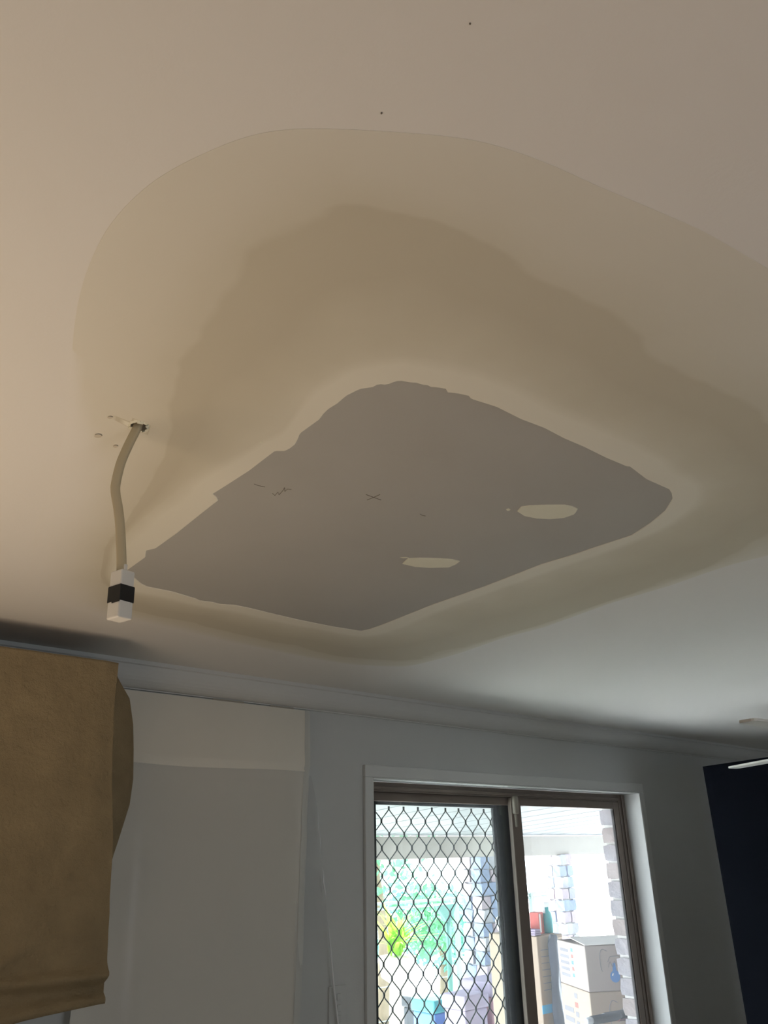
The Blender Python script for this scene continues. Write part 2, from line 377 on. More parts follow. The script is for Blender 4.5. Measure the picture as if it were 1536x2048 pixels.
# fixed glass pane of the left half
dpart('top_rail', DX0 + .085, 3.02, 2.5125, 2.530, 2.024, 2.058, M['bronze'])
dpart('bottom_rail', DX0 + .085, 2.945, 2.510, 2.530, .03, .10, M['bronze'])
dpart('glass_pane', DX0 + .085, 2.945, 2.518, 2.522, .10, 2.024, M['glass_left'], bevel=0)

# sliding glass panel of the right half
sg = tag(empty('sliding_glass_door', (3.38, 2.5, .03)), 'bronze framed sliding glass panel on the right half of the door, cartons behind it', 'sliding door')
def sgp(name, x0, x1, y0, y1, z0, z1, m, bevel=.002):
    return box(name, x0 - 3.38, x1 - 3.38, y0 - 2.5, y1 - 2.5, z0 - .03, z1 - .03, m, sg, bevel, 1)
sgp('stile', 2.952, 3.020, 2.489, 2.511, .03, 2.057, M['bronze'])
sgp('stile', 3.772, 3.817, 2.489, 2.511, .03, 2.057, M['bronze'])
sgp('gasket', 3.766, 3.772, 2.493, 2.507, .11, 2.022, M['bronze_dark'], 0)
sgp('top_rail', 3.020, 3.772, 2.489, 2.511, 2.022, 2.057, M['bronze'])
sgp('bottom_rail', 3.020, 3.772, 2.489, 2.511, .03, .11, M['bronze'])
sgp('glass_pane', 3.020, 3.766, 2.498, 2.502, .11, 2.022, M['glass_right'], 0)
tag(sgp('latch_block', 2.955, 2.985, 2.470, 2.489, 1.985, 2.064, M['clip'], .004), 'small cream plastic block')
tag(sgp('latch_pin', 2.964, 2.978, 2.478, 2.489, 1.93, 1.985, M['clip'], .003), 'small cream plastic pin')

# black security screen with an expanded diamond grille, behind the left pane
sc = tag(empty('security_screen_door', (2.55, 2.555, .03)), 'black framed security screen with diamond grille on the left half of the door', 'screen door')
def scp(name, x0, x1, y0, y1, z0, z1, m, bevel=.003):
    return box(name, x0 - 2.55, x1 - 2.55, y0 - 2.555, y1 - 2.555, z0 - .03, z1 - .03, m, sc, bevel, 1)
scp('stile', 2.118, 2.185, 2.543, 2.567, .03, 2.050, M['black'])
scp('stile', 2.905, 3.045, 2.540, 2.570, .03, 2.050, M['black'])
scp('stile_bead', 2.890, 2.905, 2.546, 2.562, .06, 2.012, M['black'])
scp('top_rail', 2.185, 2.905, 2.543, 2.567, 2.012, 2.050, M['black'])
scp('bottom_rail', 2.185, 2.905, 2.543, 2.567, .03, .12, M['black'])
CW, CH = .082, .1006
zt, zb = 2.001, .10
for k in range(-1, 18):
    # zigzag strand k swings between column k/2 and (k+1)/2 and runs alongside its neighbour at every node
    xa = 2.262 - CW / 2 + (k - 0) * CW / 2; xb = xa + CW / 2
    if xb < 2.17 or xa > 2.915: continue
    pts = []; z = zt + CH / 2; j = 0
    while z > zb - CH / 2:
        # nodes at z=zt-n*CH on columns 2.262+i*CW, at half heights on the others
        col = (k + j + 1) % 2
        x = xb if ((k % 2 == 0) == (j % 2 == 1)) else xa
        sgn = -1 if x == xb else 1
        for dz in (.0068, -.0068):
            pts.append((x + sgn * .0022, 2.555, z + dz))
        z -= CH / 2; j += 1
    pts = [p for p in pts]
    bm = bmesh.new()
    prev = None
    P = [Vector((min(max(p[0], 2.183), 2.907) - 2.55, p[1] - 2.555, p[2] - .03)) for p in pts if zb - .01 < p[2] < 2.018]
    # smooth corners
    Q = [P[0]]
    for a, b in zip(P, P[1:]):
        if abs(a.x - b.x) > .01:
            Q += [a + (b - a) * .14 + Vector(((b.x - a.x) * -.035, 0, 0)), a + (b - a) * .86 + Vector(((b.x - a.x) * .035, 0, 0))]
        Q.append(b)
    tube_bm(bm, Q, .0026, 6)
    from_bm('grille_strand', bm, M['grille'], sc, True)

# brick reveal of the outer wall right of the door
bw = tag(empty('wall_brick_veneer', (3.885, 2.53, 0)), kind='structure')
random.seed(3)
data('mortar_core', [(x, y, z) for z in (-.3, 2.42) for x, y in ((-.055, -.012), (.9, -.012), (.9, .070), (-.055, .070))],
     [(0, 3, 2, 1), (4, 5, 6, 7), (0, 1, 5, 4), (1, 2, 6, 5), (2, 3, 7, 6), (3, 0, 4, 7)], M['mortar'], bw)
def rough_brick(l_, w_, h_, seed, chip=.006):
    bm = bmesh.new()
    bmesh.ops.create_cube(bm, size=1)
    bmesh.ops.subdivide_edges(bm, edges=bm.edges[:], cuts=2, use_grid_fill=True)
    for v in bm.verts:
        v.co = Vector((v.co.x * l_, v.co.y * w_, v.co.z * h_))
        n_ = sum(1 for c, s_ in zip(v.co, (l_, w_, h_)) if abs(abs(c) - s_ / 2) < 1e-5)
        if n_ >= 2: v.co *= (1 - .05 * (n_ - 1)) if False else 1
        nv = noise.noise_vector(v.co * 30 + Vector((seed * 7.1, seed * 3.3, 0)))
        v.co += nv * chip
        if n_ == 3: v.co = Vector((v.co.x * .97, v.co.y * .94, v.co.z * .93))
        elif n_ == 2: v.co = Vector((v.co.x * .99, v.co.y * .985, v.co.z * .98))
    me = bpy.data.meshes.new('brick'); bm.to_mesh(me); bm.free()
    return me
brick_meshes = []
for s_ in range(5):
    for mm in ('brick', 'brick2'):
        me = rough_brick(.226, .098, .075, s_ + (11 if mm == 'brick2' else 0)); me.materials.append(M[mm]); brick_meshes.append(me)
half_meshes = []
for s_ in range(4):
    for mm in ('brick', 'brick2'):
        me = rough_brick(.108, .098, .075, s_ + 40 + (11 if mm == 'brick2' else 0)); me.materials.append(M[mm]); half_meshes.append(me)
def put_brick(me, parent, loc, rz=0):
    o = bpy.data.objects.new('brick', me); C.objects.link(o); o.parent = parent; o.location = loc; o.rotation_euler = (0, 0, rz + random.uniform(-.02, .02))
    return o
rows = int(2.7 / .0862)
for r in range(rows):
    z = -.3 + .043 + r * .0862
    x = -.068
    if r % 2 == 0:
        put_brick(random.choice(half_meshes), bw, (x + .054 + random.uniform(-.004, .004), .034, z)); x += .118
    while x < .80:
        put_brick(random.choice(brick_meshes), bw, (x + .113 + random.uniform(-.004, .004), .034, z)); x += .236

# ------------------------------------------------------------------ ceiling patch
B = [(253, 1140), (291, 1113), (293, 1099), (312, 1095), (354, 1065), (400, 1028), (437, 999), (433, 991), (426, 986), (450, 971), (498, 940), (550, 900),
     (570, 900), (580, 895), (590, 887), (596, 876), (600, 865), (639, 837), (647, 826), (656, 817), (675, 805), (692, 790), (720, 776), (735, 774), (748, 772),
     (756, 766), (773, 768), (785, 763), (798, 759), (820, 763), (838, 764), (842, 768), (854, 768), (860, 772), (875, 773), (892, 776), (895, 783), (915, 785), (938, 790), (942, 796), (993, 812), (1043, 837),
     (1088, 854), (1128, 875), (1168, 892), (1210, 913), (1255, 932), (1259, 931), (1293, 957), (1338, 977), (1343, 985), (1345, 996), (1330, 1020), (1300, 1045), (1263, 1069),
     (1193, 1092), (1140, 1110), (1083, 1127), (968, 1172), (868, 1207), (768, 1247), (740, 1257), (722, 1261), (665, 1252), (600, 1239), (540, 1225), (500, 1215), (470, 1209),
     (440, 1207), (425, 1203), (400, 1200), (392, 1196), (345, 1182), (295, 1172), (283, 1166), (270, 1155)]
Rg = [(215, 1150), (232, 1090), (275, 1045), (330, 1000), (415, 935), (500, 890), (585, 845), (595, 800), (650, 745), (700, 720), (768, 706), (843, 706), (943, 725), (1048, 770),
      (1148, 815), (1248, 865), (1343, 915), (1413, 965), (1418, 1000), (1358, 1045), (1268, 1087), (1118, 1138), (1018, 1173), (918, 1208), (818, 1252), (768, 1268),
      (730, 1276), (600, 1254), (480, 1228), (400, 1214), (330, 1198), (280, 1188), (235, 1175)]
D = [(212, 1130), (232, 1070), (275, 1005), (318, 930), (345, 850), (362, 760), (375, 680), (400, 590), (415, 565), (465, 530), (480, 485), (570, 450), (600, 415), (665, 407),
     (768, 413), (863, 450), (968, 485), (1033, 520), (1090, 560), (1170, 600), (1250, 650), (1350, 715), (1450, 785), (1560, 860), (1640, 930), (1640, 990), (1560, 1055),
     (1460, 1115), (1343, 1160), (1218, 1200), (1088, 1246), (1008, 1268), (918, 1298), (818, 1322), (700, 1314), (550, 1285), (400, 1249), (300, 1226), (225, 1205)]
O = [(60, 1165), (70, 1060), (105, 960), (130, 860), (140, 780), (145, 700), (150, 640), (165, 565), (197, 485), (225, 440), (280, 382), (330, 345), (400, 310), (475, 277), (535, 261),
     (575, 257), (675, 257), (750, 262), (818, 265), (878, 271), (933, 277), (983, 285), (1033, 305), (1088, 322), (1168, 360), (1218, 382), (1268, 402), (1333, 430), (1403, 460),
     (1468, 497), (1536, 537), (1640, 610), (1760, 720), (1840, 850), (1800, 960), (1690, 1050), (1536, 1111), (1468, 1127), (1393, 1152), (1343, 1170), (1218, 1207), (1088, 1255), (1008, 1276),
     (918, 1308), (868, 1322), (818, 1334), (760, 1334), (700, 1330), (620, 1318), (540, 1302), (450, 1285), (380, 1268), (300, 1250), (200, 1232), (110, 1205)]
CC = Vector((.95, 1.12))
def plan(poly): return [on_ceiling(*p).xy - CC for p in poly]
def radii(poly, N):
    out = []
    for k in range(N):
        th = 2 * math.pi * k / N; d = Vector((math.cos(th), math.sin(th))); best = None
        for a, b in zip(poly, poly[1:] + poly[:1]):
            e = b - a; den = d.x * e.y - d.y * e.x
            if abs(den) < 1e-9: continue
            t = (a.x * e.y - a.y * e.x) / den; s_ = (a.x * d.y - a.y * d.x) / den
            if t > 0 and -1e-6 <= s_ <= 1 + 1e-6 and (best is None or t > best): best = t
        out.append(best if best is not None else out[-1])
    return out
N = 720
rB, rR, rD, rO = (radii(plan(q), N) for q in (B, Rg, D, O))
def smooth_list(a, w):
    return [sum(a[(i + j) % len(a)] for j in range(-w, w + 1)) / (2 * w + 1) for i in range(len(a))]
rR = smooth_list(rR, 6); rD = smooth_list(rD, 5); rO = smooth_list(rO, 3)
bands = [0, .02, .15, .4, .65, .85, 1, 1.15, 1.35, 1.6, 1.8, 1.92, 2.0, 2.08, 2.2, 2.4, 2.6, 2.75, 2.87, 2.95, 3.0]
def soft_width(th):
    """how far in from its rim the skim coat is feathered out (in band units), by direction"""
    p = CC + Vector((math.cos(th), math.sin(th)))
    d = math.degrees(th) % 360
    return lerp_table([(0, .10), (20, .30), (50, .30), (75, .55), (100, .8), (120, 1.0), (140, 1.05), (165, 1.0), (183, .7), (193, .25), (202, .06), (215, .06), (330, .06), (345, .06), (360, .10)], d)
verts = []; faces = []; bandv = []; featv = []
nb = len(bands)
for k in range(N):
    th = 2 * math.pi * k / N; d = Vector((math.cos(th), math.sin(th)))
    a, b_, c_, e_ = rB[k], max(rR[k], rB[k] + .012), rD[k], rO[k]
    c_ = max(c_, b_ + .02); e_ = max(e_, c_ + .012)
    sw = soft_width(th)
    for bd in bands:
        r = a + (b_ - a) * bd if bd <= 1 else (b_ + (c_ - b_) * (bd - 1) if bd <= 2 else c_ + (e_ - c_) * (bd - 2))
        thick = lerp_table([(0, .0013), (.02, .0022), (1, .0024), (2, .0018), (2.9, .0008), (3, .0004)], bd)
        q = CC + d * r
        verts.append((q.x, q.y, 2.4 - thick)); bandv.append(bd); featv.append(smooth01((bd - (3 - sw)) / sw) if sw > .07 else 0.0)
base = len(verts)
for k in range(N):
    for j in range(nb):
        x, y, z = verts[k * nb + j]
        verts.append((x, y, 2.4002)); bandv.append(bandv[k * nb + j]); featv.append(featv[k * nb + j])
for k in range(N):
    k2 = (k + 1) % N
    for j in range(nb - 1):
        faces.append((k * nb + j, k2 * nb + j, k2 * nb + j + 1, k * nb + j + 1))
        faces.append((base + k * nb + j, base + k * nb + j + 1, base + k2 * nb + j + 1, base + k2 * nb + j))
    faces.append((k * nb, base + k * nb, base + k2 * nb, k2 * nb))
    faces.append((k * nb + nb - 1, k2 * nb + nb - 1, base + k2 * nb + nb - 1, base + k * nb + nb - 1))
comp = data('joint_compound', verts, faces, M['compound'])
bm = bmesh.new(); bm.from_mesh(comp.data); bmesh.ops.recalc_face_normals(bm, faces=bm.faces[:]); bm.to_mesh(comp.data); bm.free()
for nm, vals in (('band', bandv), ('feather', featv)):
    a_ = comp.data.attributes.new(nm, 'FLOAT', 'POINT'); a_.data.foreach_set('value', vals)
# cable hole: cut through compound and ceiling sheet
hc = on_ceiling(278, 850)
bm = bmesh.new()
ring = []
rnd = random.Random(5)
for k in range(22):
    th = 2 * math.pi * k / 22; r = .0125 * (1 + rnd.uniform(-.18, .18))
    ring.append((hc.x + r * math.cos(th), hc.y + r * math.sin(th)))
lo = [bm.verts.new((x, y, 2.38)) for x, y in ring]; hi = [bm.verts.new((x, y, 2.49)) for x, y in ring]
for k in range(22): bm.faces.new((lo[k], lo[(k + 1) % 22], hi[(k + 1) % 22], hi[k]))
bm.faces.new(lo[::-1]); bm.faces.new(hi)
bmesh.ops.recalc_face_normals(bm, faces=bm.faces[:])
cutter = from_bm('cutter', bm)
boolean_cut(ceiling, cutter); boolean_cut(comp, cutter)
bpy.data.objects.remove(cutter)
tag(comp, 'cream joint compound skimmed around the patch'); comp.parent = ceiling
# torn paper and crumbs at the rim of the hole
bm = bmesh.new()
for k in range(22):
    th = 2 * math.pi * k / 22
    out = Vector((math.cos(th), math.sin(th), 0))
    w_ = rnd.uniform(.5, 1.0)
    a = Vector((hc.x, hc.y, 2.3985)) + out * .0128; t = Vector((-out.y, out.x, 0)) * .0024
    drop = rnd.uniform(.001, .0045) if (th < 1.2 or th > 4.2) else rnd.uniform(0.0005, .002)
    q = [a - t, a + t, a + t * .6 + out * .004 * w_ + Vector((0, 0, .0005)), a - t * .6 + out * .004 * w_ + Vector((0, 0, .0005))]
    lowr = [p - out * .0015 - Vector((0, 0, drop)) for p in q[:2]]
    vs_ = [bm.verts.new(p) for p in (q[0], q[1], q[2], q[3], lowr[0], lowr[1])]
    bm.faces.new((vs_[0], vs_[1], vs_[2], vs_[3])); bm.faces.new((vs_[4], vs_[5], vs_[1], vs_[0])); bm.faces.new((vs_[4], vs_[5], vs_[2], vs_[3]))
tag(from_bm('torn_hole_rim', bm, M['patch'], ceiling), 'torn plasterboard paper around the cable hole', kind='stuff')
# the new sheet of plasterboard
bm = bmesh.new()
vs_ = [bm.verts.new((CC.x + (rB[k] + .012) * math.cos(2 * math.pi * k / N), CC.y + (rB[k] + .012) * math.sin(2 * math.pi * k / N), 2.3990)) for k in range(0, N, 2)]
bm.faces.new(vs_[::-1])
bmesh.ops.triangulate(bm, faces=bm.faces[:])
tag(from_bm('plasterboard_sheet', bm, M['board'], ceiling), 'bare grey-brown plasterboard patch with pencil marks')
# filled downlight holes
def slab(name, pts, t, m, parent, z=2.3990):
    P = [on_ceiling(*p, z=z).xy for p in pts]
    bm = bmesh.new()
    c = sum(P, Vector((0, 0))) / len(P)
    lo = [bm.verts.new((*(c + (p - c) * .985), z - t)) for p in P]; hi = [bm.verts.new((*p, z + .0003)) for p in P]
    n_ = len(P); bm.faces.new(lo)
    for k in range(n_): bm.faces.new((lo[k], hi[k], hi[(k + 1) % n_], lo[(k + 1) % n_]))
    bmesh.ops.recalc_face_normals(bm, faces=bm.faces[:])
    return from_bm(name, bm, m, parent)
tag(slab('filled_downlight_hole', [(1034, 1022), (1042, 1013), (1060, 1010), (1095, 1009), (1130, 1009), (1145, 1012), (1156, 1017), (1152, 1024), (1148, 1028), (1128, 1035), (1100, 1037.5), (1072, 1036), (1048, 1031)], .0012, M['patch'], ceiling), 'larger pale filler patch on the plasterboard')
tag(slab('filled_downlight_hole', [(804, 1127), (816, 1116), (840, 1115), (880, 1116), (905, 1118), (920, 1122), (912, 1128), (898, 1134), (860, 1135), (830, 1133)], .0012, M['patch'], ceiling), 'smaller pale filler patch on the plasterboard')
slab('filler_speck', [(1012, 1018), (1017, 1016.5), (1021, 1019), (1018, 1021), (1014, 1021)], .0006, M['patch'], ceiling)
slab('filler_speck', [(800, 1114.5), (812, 1114), (818, 1115.5), (806, 1116)], .0006, M['patch'], ceiling)
for k, (px, py, w_) in enumerate([(220, 835, 5), (196, 872, 8), (231, 893, 5), (262, 856, 6), (522, 884, 3)]):
    slab('old_screw_spot', [(px + w_ * math.cos(a), py + w_ * .45 * math.sin(a)) for a in [i * math.pi / 4 for i in range(8)]], .0004, M['spot'] if k < 3 else M['patch'], ceiling, z=2.3975)
for px, py in ((763, 226), (940, 47)):
    slab('nail_speck', [(px + 2 * math.cos(a), py + 2 * math.sin(a)) for a in [i * math.pi / 3 for i in range(6)]], .0006, M['pencil'], ceiling, z=2.3999)
def stroke(name, pts, w_=.0005, z=2.3988):
    tube(name, [Vector((*on_ceiling(*p, z=z).xy, z)) for p in pts], w_, M['pencil'], ceiling, 5, smooth=False)
stroke('pencil_mark', [(732, 989), (748, 995), (762, 1000)]); stroke('pencil_mark', [(734, 1000), (748, 994.5), (760, 989)])
stroke('pencil_mark', [(840, 1028), (845, 1031), (851, 1032)], .0005)
stroke('pencil_mark', [(545, 987), (550, 991), (556, 984), (558, 990), (566, 981), (569, 975), (570, 983), (575, 978), (583, 979)], .0005)
stroke('pencil_mark', [(508, 968), (516, 971), (530, 974)], .0004)

# ------------------------------------------------------------------ hanging cable and junction box
cb = tag(empty('hanging_cable', (hc.x, hc.y, 2.4)), 'grey flat electrical cable hanging from the torn hole in the ceiling', 'cable')
# hangs in a gentle S below the hole, traced at the distance of the hole
view_r = Vector((RT.x, RT.y, 0)).normalized()
def below(px, py, dz_y=0.0):
    """point of the cable: in the vertical plane through the hole that faces across the view"""
    d = ray(px, py); nrm = Vector((-view_r.y, view_r.x, 0)); t = (hc - CAM).dot(nrm) / d.dot(nrm); return CAM + d * t
cpts = [hc + Vector((.004, .004, .05)), hc + Vector((0, 0, .012))] + [below(*p) for p in ((274, 856), (258, 888), (242, 925), (232, 965), (231, 985), (236, 1015), (240, 1050), (242, 1090), (243, 1120), (243, 1150))]
cp = spline(cpts, 6)
bm = bmesh.new()
rings = []
for i, p in enumerate(cp):
    t = (cp[min(i + 1, len(cp) - 1)] - cp[max(i - 1, 0)]).normalized()
    a = (view_r - t * view_r.dot(t)).normalized(); b2 = t.cross(a)
    ring = []
    for k in range(14):
        th = 2 * math.pi * k / 14; cx = math.cos(th); sx = math.sin(th)
        ring.append(bm.verts.new(p - cb.location + a * .0064 * math.copysign(abs(cx) ** .6, cx) + b2 * .0036 * math.copysign(abs(sx) ** .6, sx)))
    rings.append(ring)
for i in range(len(rings) - 1):
    for k in range(14): bm.faces.new((rings[i][k], rings[i][(k + 1) % 14], rings[i + 1][(k + 1) % 14], rings[i + 1][k]))
bm.faces.new(rings[0][::-1]); bm.faces.new(rings[-1])
bmesh.ops.recalc_face_normals(bm, faces=bm.faces[:])
from_bm('sheath', bm, M['cable'], cb, True)
# junction box: body leaning a little, two halves and a band of black tape
top = below(246, 1144); bot = below(238, 1240)
jb = empty('junction_box', bot); tag(jb, 'small white junction box wrapped in black tape at the end of the cable', 'junction box')
axis = (top - bot); Lb = axis.length; axis.normalize()
fx = (view_r - axis * view_r.dot(axis)).normalized(); fy = axis.cross(fx)      # fy points away from the view
rot = Matrix.Rotation(math.radians(-33), 3, axis)
fx, fy = rot @ fx, rot @ fy
Mx = Matrix((fx, fy, axis)).transposed()
def jpart(name, x0, x1, y0, y1, z0, z1, m, bevel):
    o = box(name, x0, x1, y0, y1, z0, z1, m, jb, bevel, 3); o.data.transform(Mx.to_4x4()); return o
hw, hd = .0118, .0112
tag(jpart('lower_shell', -hw, hw, -hd, hd, 0, Lb * .50, M['box_plastic'], .0022), 'white plastic lower half')
tag(jpart('upper_shell', -hw * .97, hw * .97, -hd * .97, hd * .97, Lb * .48, Lb, M['box_plastic'], .0022), 'white plastic upper half')
o = jpart('tape_band', -hw - .0006, hw + .0006, -hd - .0006, hd + .0006, Lb * .34, Lb * .68, M['tape'], .0012); tag(o, 'black insulating tape')
jpart('tape_end', -hw * .2, hw + .0009, -hd - .0010, -hd - .0004, Lb * .31, Lb * .64, M['tape'], 0)
jpart('cable_clamp', .001, .0052, -.002, .003, Lb, Lb + .010, M['box_plastic'], .001)

# ------------------------------------------------------------------ canvas drop cloth over the wall cabinet
cab = tag(empty('wall_cabinet', (.05, 2.24, 1.56)), 'overhead wall cabinet covered by the tan canvas drop cloth', 'cabinet')
box('carcass', -.80, .78, -.165, .16, 0, .735, M['side_wall'], cab, .002)
dc = tag(empty('drop_cloth', (.1, 2.05, 1.51)), 'tan canvas drop cloth draped over the wall cabinet', 'drop cloth')
corner_t = [(2.319, .853), (2.2, .855), (2.091, .862), (1.864, .893), (1.70, .905), (1.60, .913), (1.56, .912), (1.517, .917)]
def xc(z): return lerp_table(corner_t, z)
def hem(x):
    return 1.509 + .010 * math.sin(x * 9) + .006 * noise.noise(Vector((x * 7, 2, 0))) - .016 * smooth01((.78 - x) / .25)
NXc, NZc = 150, 120
verts = []; faces = []
off_c = dc.location
def cloth_y(x, z):
    n1 = noise.noise(Vector((x * 3.2, z * 2.2, 1.3))) * .008
    n2 = noise.noise(Vector((x * 11 + z * 4, z * 9 - x * 3, 4.0))) * .0045
    n3 = noise.noise(Vector((x * 30, z * 26, 9.0))) * .0022
    fz = 1.592 + .030 * (x - .9) + .012 * math.sin(x * 5)                     # swag near the bottom
    r1 = math.exp(-((z - fz) / .014) ** 2) * .020 - math.exp(-((z - fz + .030) / .016) ** 2) * .012
    dgl = (z - 1.60) - (x - .62) * .55
    r2 = math.exp(-(dgl / .012) ** 2) * .011 * smooth01((.80 - x) / .15) * smooth01((1.68 - z) / .05)
    hm = math.exp(-((z - hem(x) - .012) / .010) ** 2) * .008
    return 2.052 - n1 * smooth01((2.32 - z) / .15) - n2 - n3 - r1 - r2 - hm
for j in range(NZc + 1):
    v = j / NZc
    for i in range(NXc + 1):
        u = i / NXc
        x0 = -.78
        zz = 2.319 + (hem(x0 + (.9 - x0) * u) - 2.319) * v
        x = x0 + (xc(zz) - x0) * u
        y = cloth_y(x, zz)
        edge = smooth01((u - .975) / .025)
        verts.append(Vector((x, y + edge * .006, zz)) - off_c)
for j in range(NZc):
    for i in range(NXc):
        a = j * (NXc + 1) + i; faces.append((a, a + 1, a + NXc + 2, a + NXc + 1))
# hem turned under, and the top going back to the wall
b0 = len(verts)
for i in range(NXc + 1):
    p = verts[NZc * (NXc + 1) + i]; verts.append(p + Vector((0, .012, .002)))
for i in range(NXc + 1):
    p = verts[NZc * (NXc + 1) + i]; verts.append(p + Vector((0, .016, .04)))
for i in range(NXc):
    a = NZc * (NXc + 1) + i; faces.append((a, a + 1, b0 + i + 1, b0 + i)); faces.append((b0 + i, b0 + i + 1, b0 + NXc + 2 + i, b0 + NXc + 1 + i))
b1 = len(verts)
for k, (yy, zz) in enumerate(((2.08, 2.321), (2.2, 2.318), (2.32, 2.318))):
    for i in range(NXc + 1):
        p = verts[i] + off_c; verts.append(Vector((p.x, yy, zz)) - off_c)
for i in range(NXc):
    faces.append((i, b1 + i, b1 + i + 1, i + 1))
    for k in range(2):
        a = b1 + k * (NXc + 1) + i; faces.append((a, a + NXc + 1, a + NXc + 2, a + 1))
data('front_drape', verts, faces, M['canvas'], dc, True)
# side of the cloth bellying out past the cabinet end
flap_t = [(2.33, .885), (2.30, .905), (2.25, .944), (2.18, .962), (2.113, .971), (2.033, .979), (1.967, .977), (1.916, .966), (1.866, .955), (1.80, .938), (1.5, .935)]
verts = []; faces = []
NS = 24
for j in range(81):
    z = 2.319 - (2.319 - 1.535) * j / 80
    c0 = xc(z); xf = lerp_table(flap_t, z)
    w_ = smooth01((2.31 - z) / .12)
    ctl = [Vector((c0 - .002, 2.062, 0)), Vector((c0 - .040 * w_, 2.095, 0)), Vector((c0 + (xf - c0) * .35, 2.115, 0)), Vector((xf - .004, 2.165, 0)), Vector((xf, 2.20, 0)), Vector((xf - .02, 2.28, 0)), Vector((xf - .03, 2.31, 0))]
    sp = spline(ctl, 4)
    for p in sp: verts.append(Vector((p.x, p.y, z)) - off_c)
    NS = len(sp)
for j in range(80):
    for i in range(NS - 1):
        a = j * NS + i; faces.append((a, a + 1, a + NS + 1, a + NS))
data('side_drape', verts, faces, M['canvas'], dc, True)

# ------------------------------------------------------------------ plastic sheet over the doorway
d2 = tag(empty('door_2', (1.37, 2.45, 0)), kind='structure')
box('door_leaf', PX0 - 1.37, PX1 - 1.37, .0, .035, 0.0, 2.1, M['door_leaf'], d2, .002)
ps = tag(empty('plastic_sheet', (1.37, 2.37, .02)), 'milky plastic dust sheet hung from the cornice over a doorway', 'plastic sheet')
off_p = ps.location
def sheet_y(x, z):
    u = (x - 1.0) / .73
    hang = smooth01((2.30 - z) / .25)
    y = lerp_table([(0, 2.372), (1.2, 2.358), (1.7, 2.342), (1.95, 2.324), (2.06, 2.309), (2.085, 2.304), (2.115, 2.304), (2.318, 2.387)], z)
    y -= .004 * math.sin(u * 7 + z * 1.3) * hang + .006 * noise.noise(Vector((x * 4, z * 1.1, 3.3))) * hang
    y += .0025 * math.exp(-((z - 2.072) / .012) ** 2)
    y -= .007 * math.exp(-((x - 1.115 - .02 * math.sin(z * 2)) / .018) ** 2) * smooth01((2.1 - z) / .4)
    y += .002 * noise.noise(Vector((x * 18, z * 14, 8)))
    return y
verts = []; faces = []
NXp, NZp = 70, 150
for j in range(NZp + 1):
    z = 2.318 - (2.318 - .02) * j / NZp
    xr = lerp_table([(2.318, 1.729), (2.1, 1.671), (1.9, 1.684), (1.339, 1.686), (0.02, 1.66)], z)
    for i in range(NXp + 1):
        x = .955 + (xr - .955) * i / NXp
        verts.append(Vector((x, sheet_y(x, z) if z < 2.314 else 2.386, z)) - off_p)
for j in range(NZp):
    for i in range(NXp):
        a = j * (NXp + 1) + i; faces.append((a, a + 1, a + NXp + 2, a + NXp + 1))
data('main_sheet', verts, faces, M['poly'], ps, True)
verts = []; faces = []
for j in range(31):
    z = 2.3165 - (2.3165 - 2.092) * j / 30
    xr = lerp_table([(2.318, 1.727), (2.1, 1.669), (2.0, 1.672)], z)
    for i in range(41):
        x = .955 + (xr - .955) * i / 40
        verts.append(Vector((x, (sheet_y(x, z) if z < 2.314 else 2.386) - .0018 - .002 * smooth01((2.11 - z) / .015), z + (.003 * math.sin(x * 9) if j == 30 else 0))) - off_p)
for j in range(30):
    for i in range(40):
        a = j * 41 + i; faces.append((a, a + 1, a + 42, a + 41))
tag(data('brightened_top', verts, faces, M['poly_top'], ps, True), 'top section of the sheet, whitened to look brighter lit')
verts = []; faces = []
for j in range(NZp + 1):
    z = 2.316 - (2.316 - .02) * j / NZp
    xr = lerp_table([(2.318, 1.731), (2.1, 1.673), (1.9, 1.686), (1.339, 1.690), (0.02, 1.665)], z)
    for k in range(4):
        x = xr - .024 + .024 * k / 3 + .002 * math.sin(z * 9)
        verts.append(Vector((x, sheet_y(x, z) - .003 - .002 * (k in (1, 2)), z)) - off_p)
for j in range(NZp):
    for k in range(3):
        a = j * 4 + k; faces.append((a, a + 1, a + 5, a + 4))
data('folded_edge', verts, faces, M['poly_fold'], ps, True)
edge_t = [(2.09, 1.738), (2.011, 1.762), (1.72, 1.803), (1.32, 1.864), (.7, 1.95), (.02, 2.0)]
verts = []; faces = []
for j in range(61):
    z = 2.09 - 2.07 * j / 60; xe = lerp_table(edge_t, z); xs = 1.655
    for k in range(7):
        x = xs + (xe - xs) * k / 6
        verts.append(Vector((x, 2.336 + (2.378 - 2.336) * smooth01(k / 5) - .003 * math.sin(k / 6 * math.pi), z)) - off_p)
for j in range(60):
    for k in range(6):
        a = j * 7 + k; faces.append((a, a + 1, a + 8, a + 7))
tag(data('clear_flap', verts, faces, M['poly_clear'], ps, True), 'clear film flap at the right edge')
for za, zb_ in ((1.79, 1.69), (1.655, 1.20), (2.0, 1.85)):
    tube('painted_glint', [Vector((lerp_table(edge_t, za + (zb_ - za) * k / 10) + .0015 * math.sin(k), 2.3765, za + (zb_ - za) * k / 10)) - off_p for k in range(11)],
         [.0004 + (.0030 if za < 1.9 else .0010) * math.sin(math.pi * k / 10) for k in range(11)], M['poly_edge'], ps, 6)
# masking tape bits along the top
for x0, x1 in ((1.33, 1.45), (1.56, 1.66)):
    tag(box('tape_strip', x0 - off_p.x, x1 - off_p.x, 2.3865 - off_p.y - .001, 2.389 - off_p.y, 2.310 - off_p.z, 2.3225 - off_p.z, M['clip'], ps), 'beige masking tape')

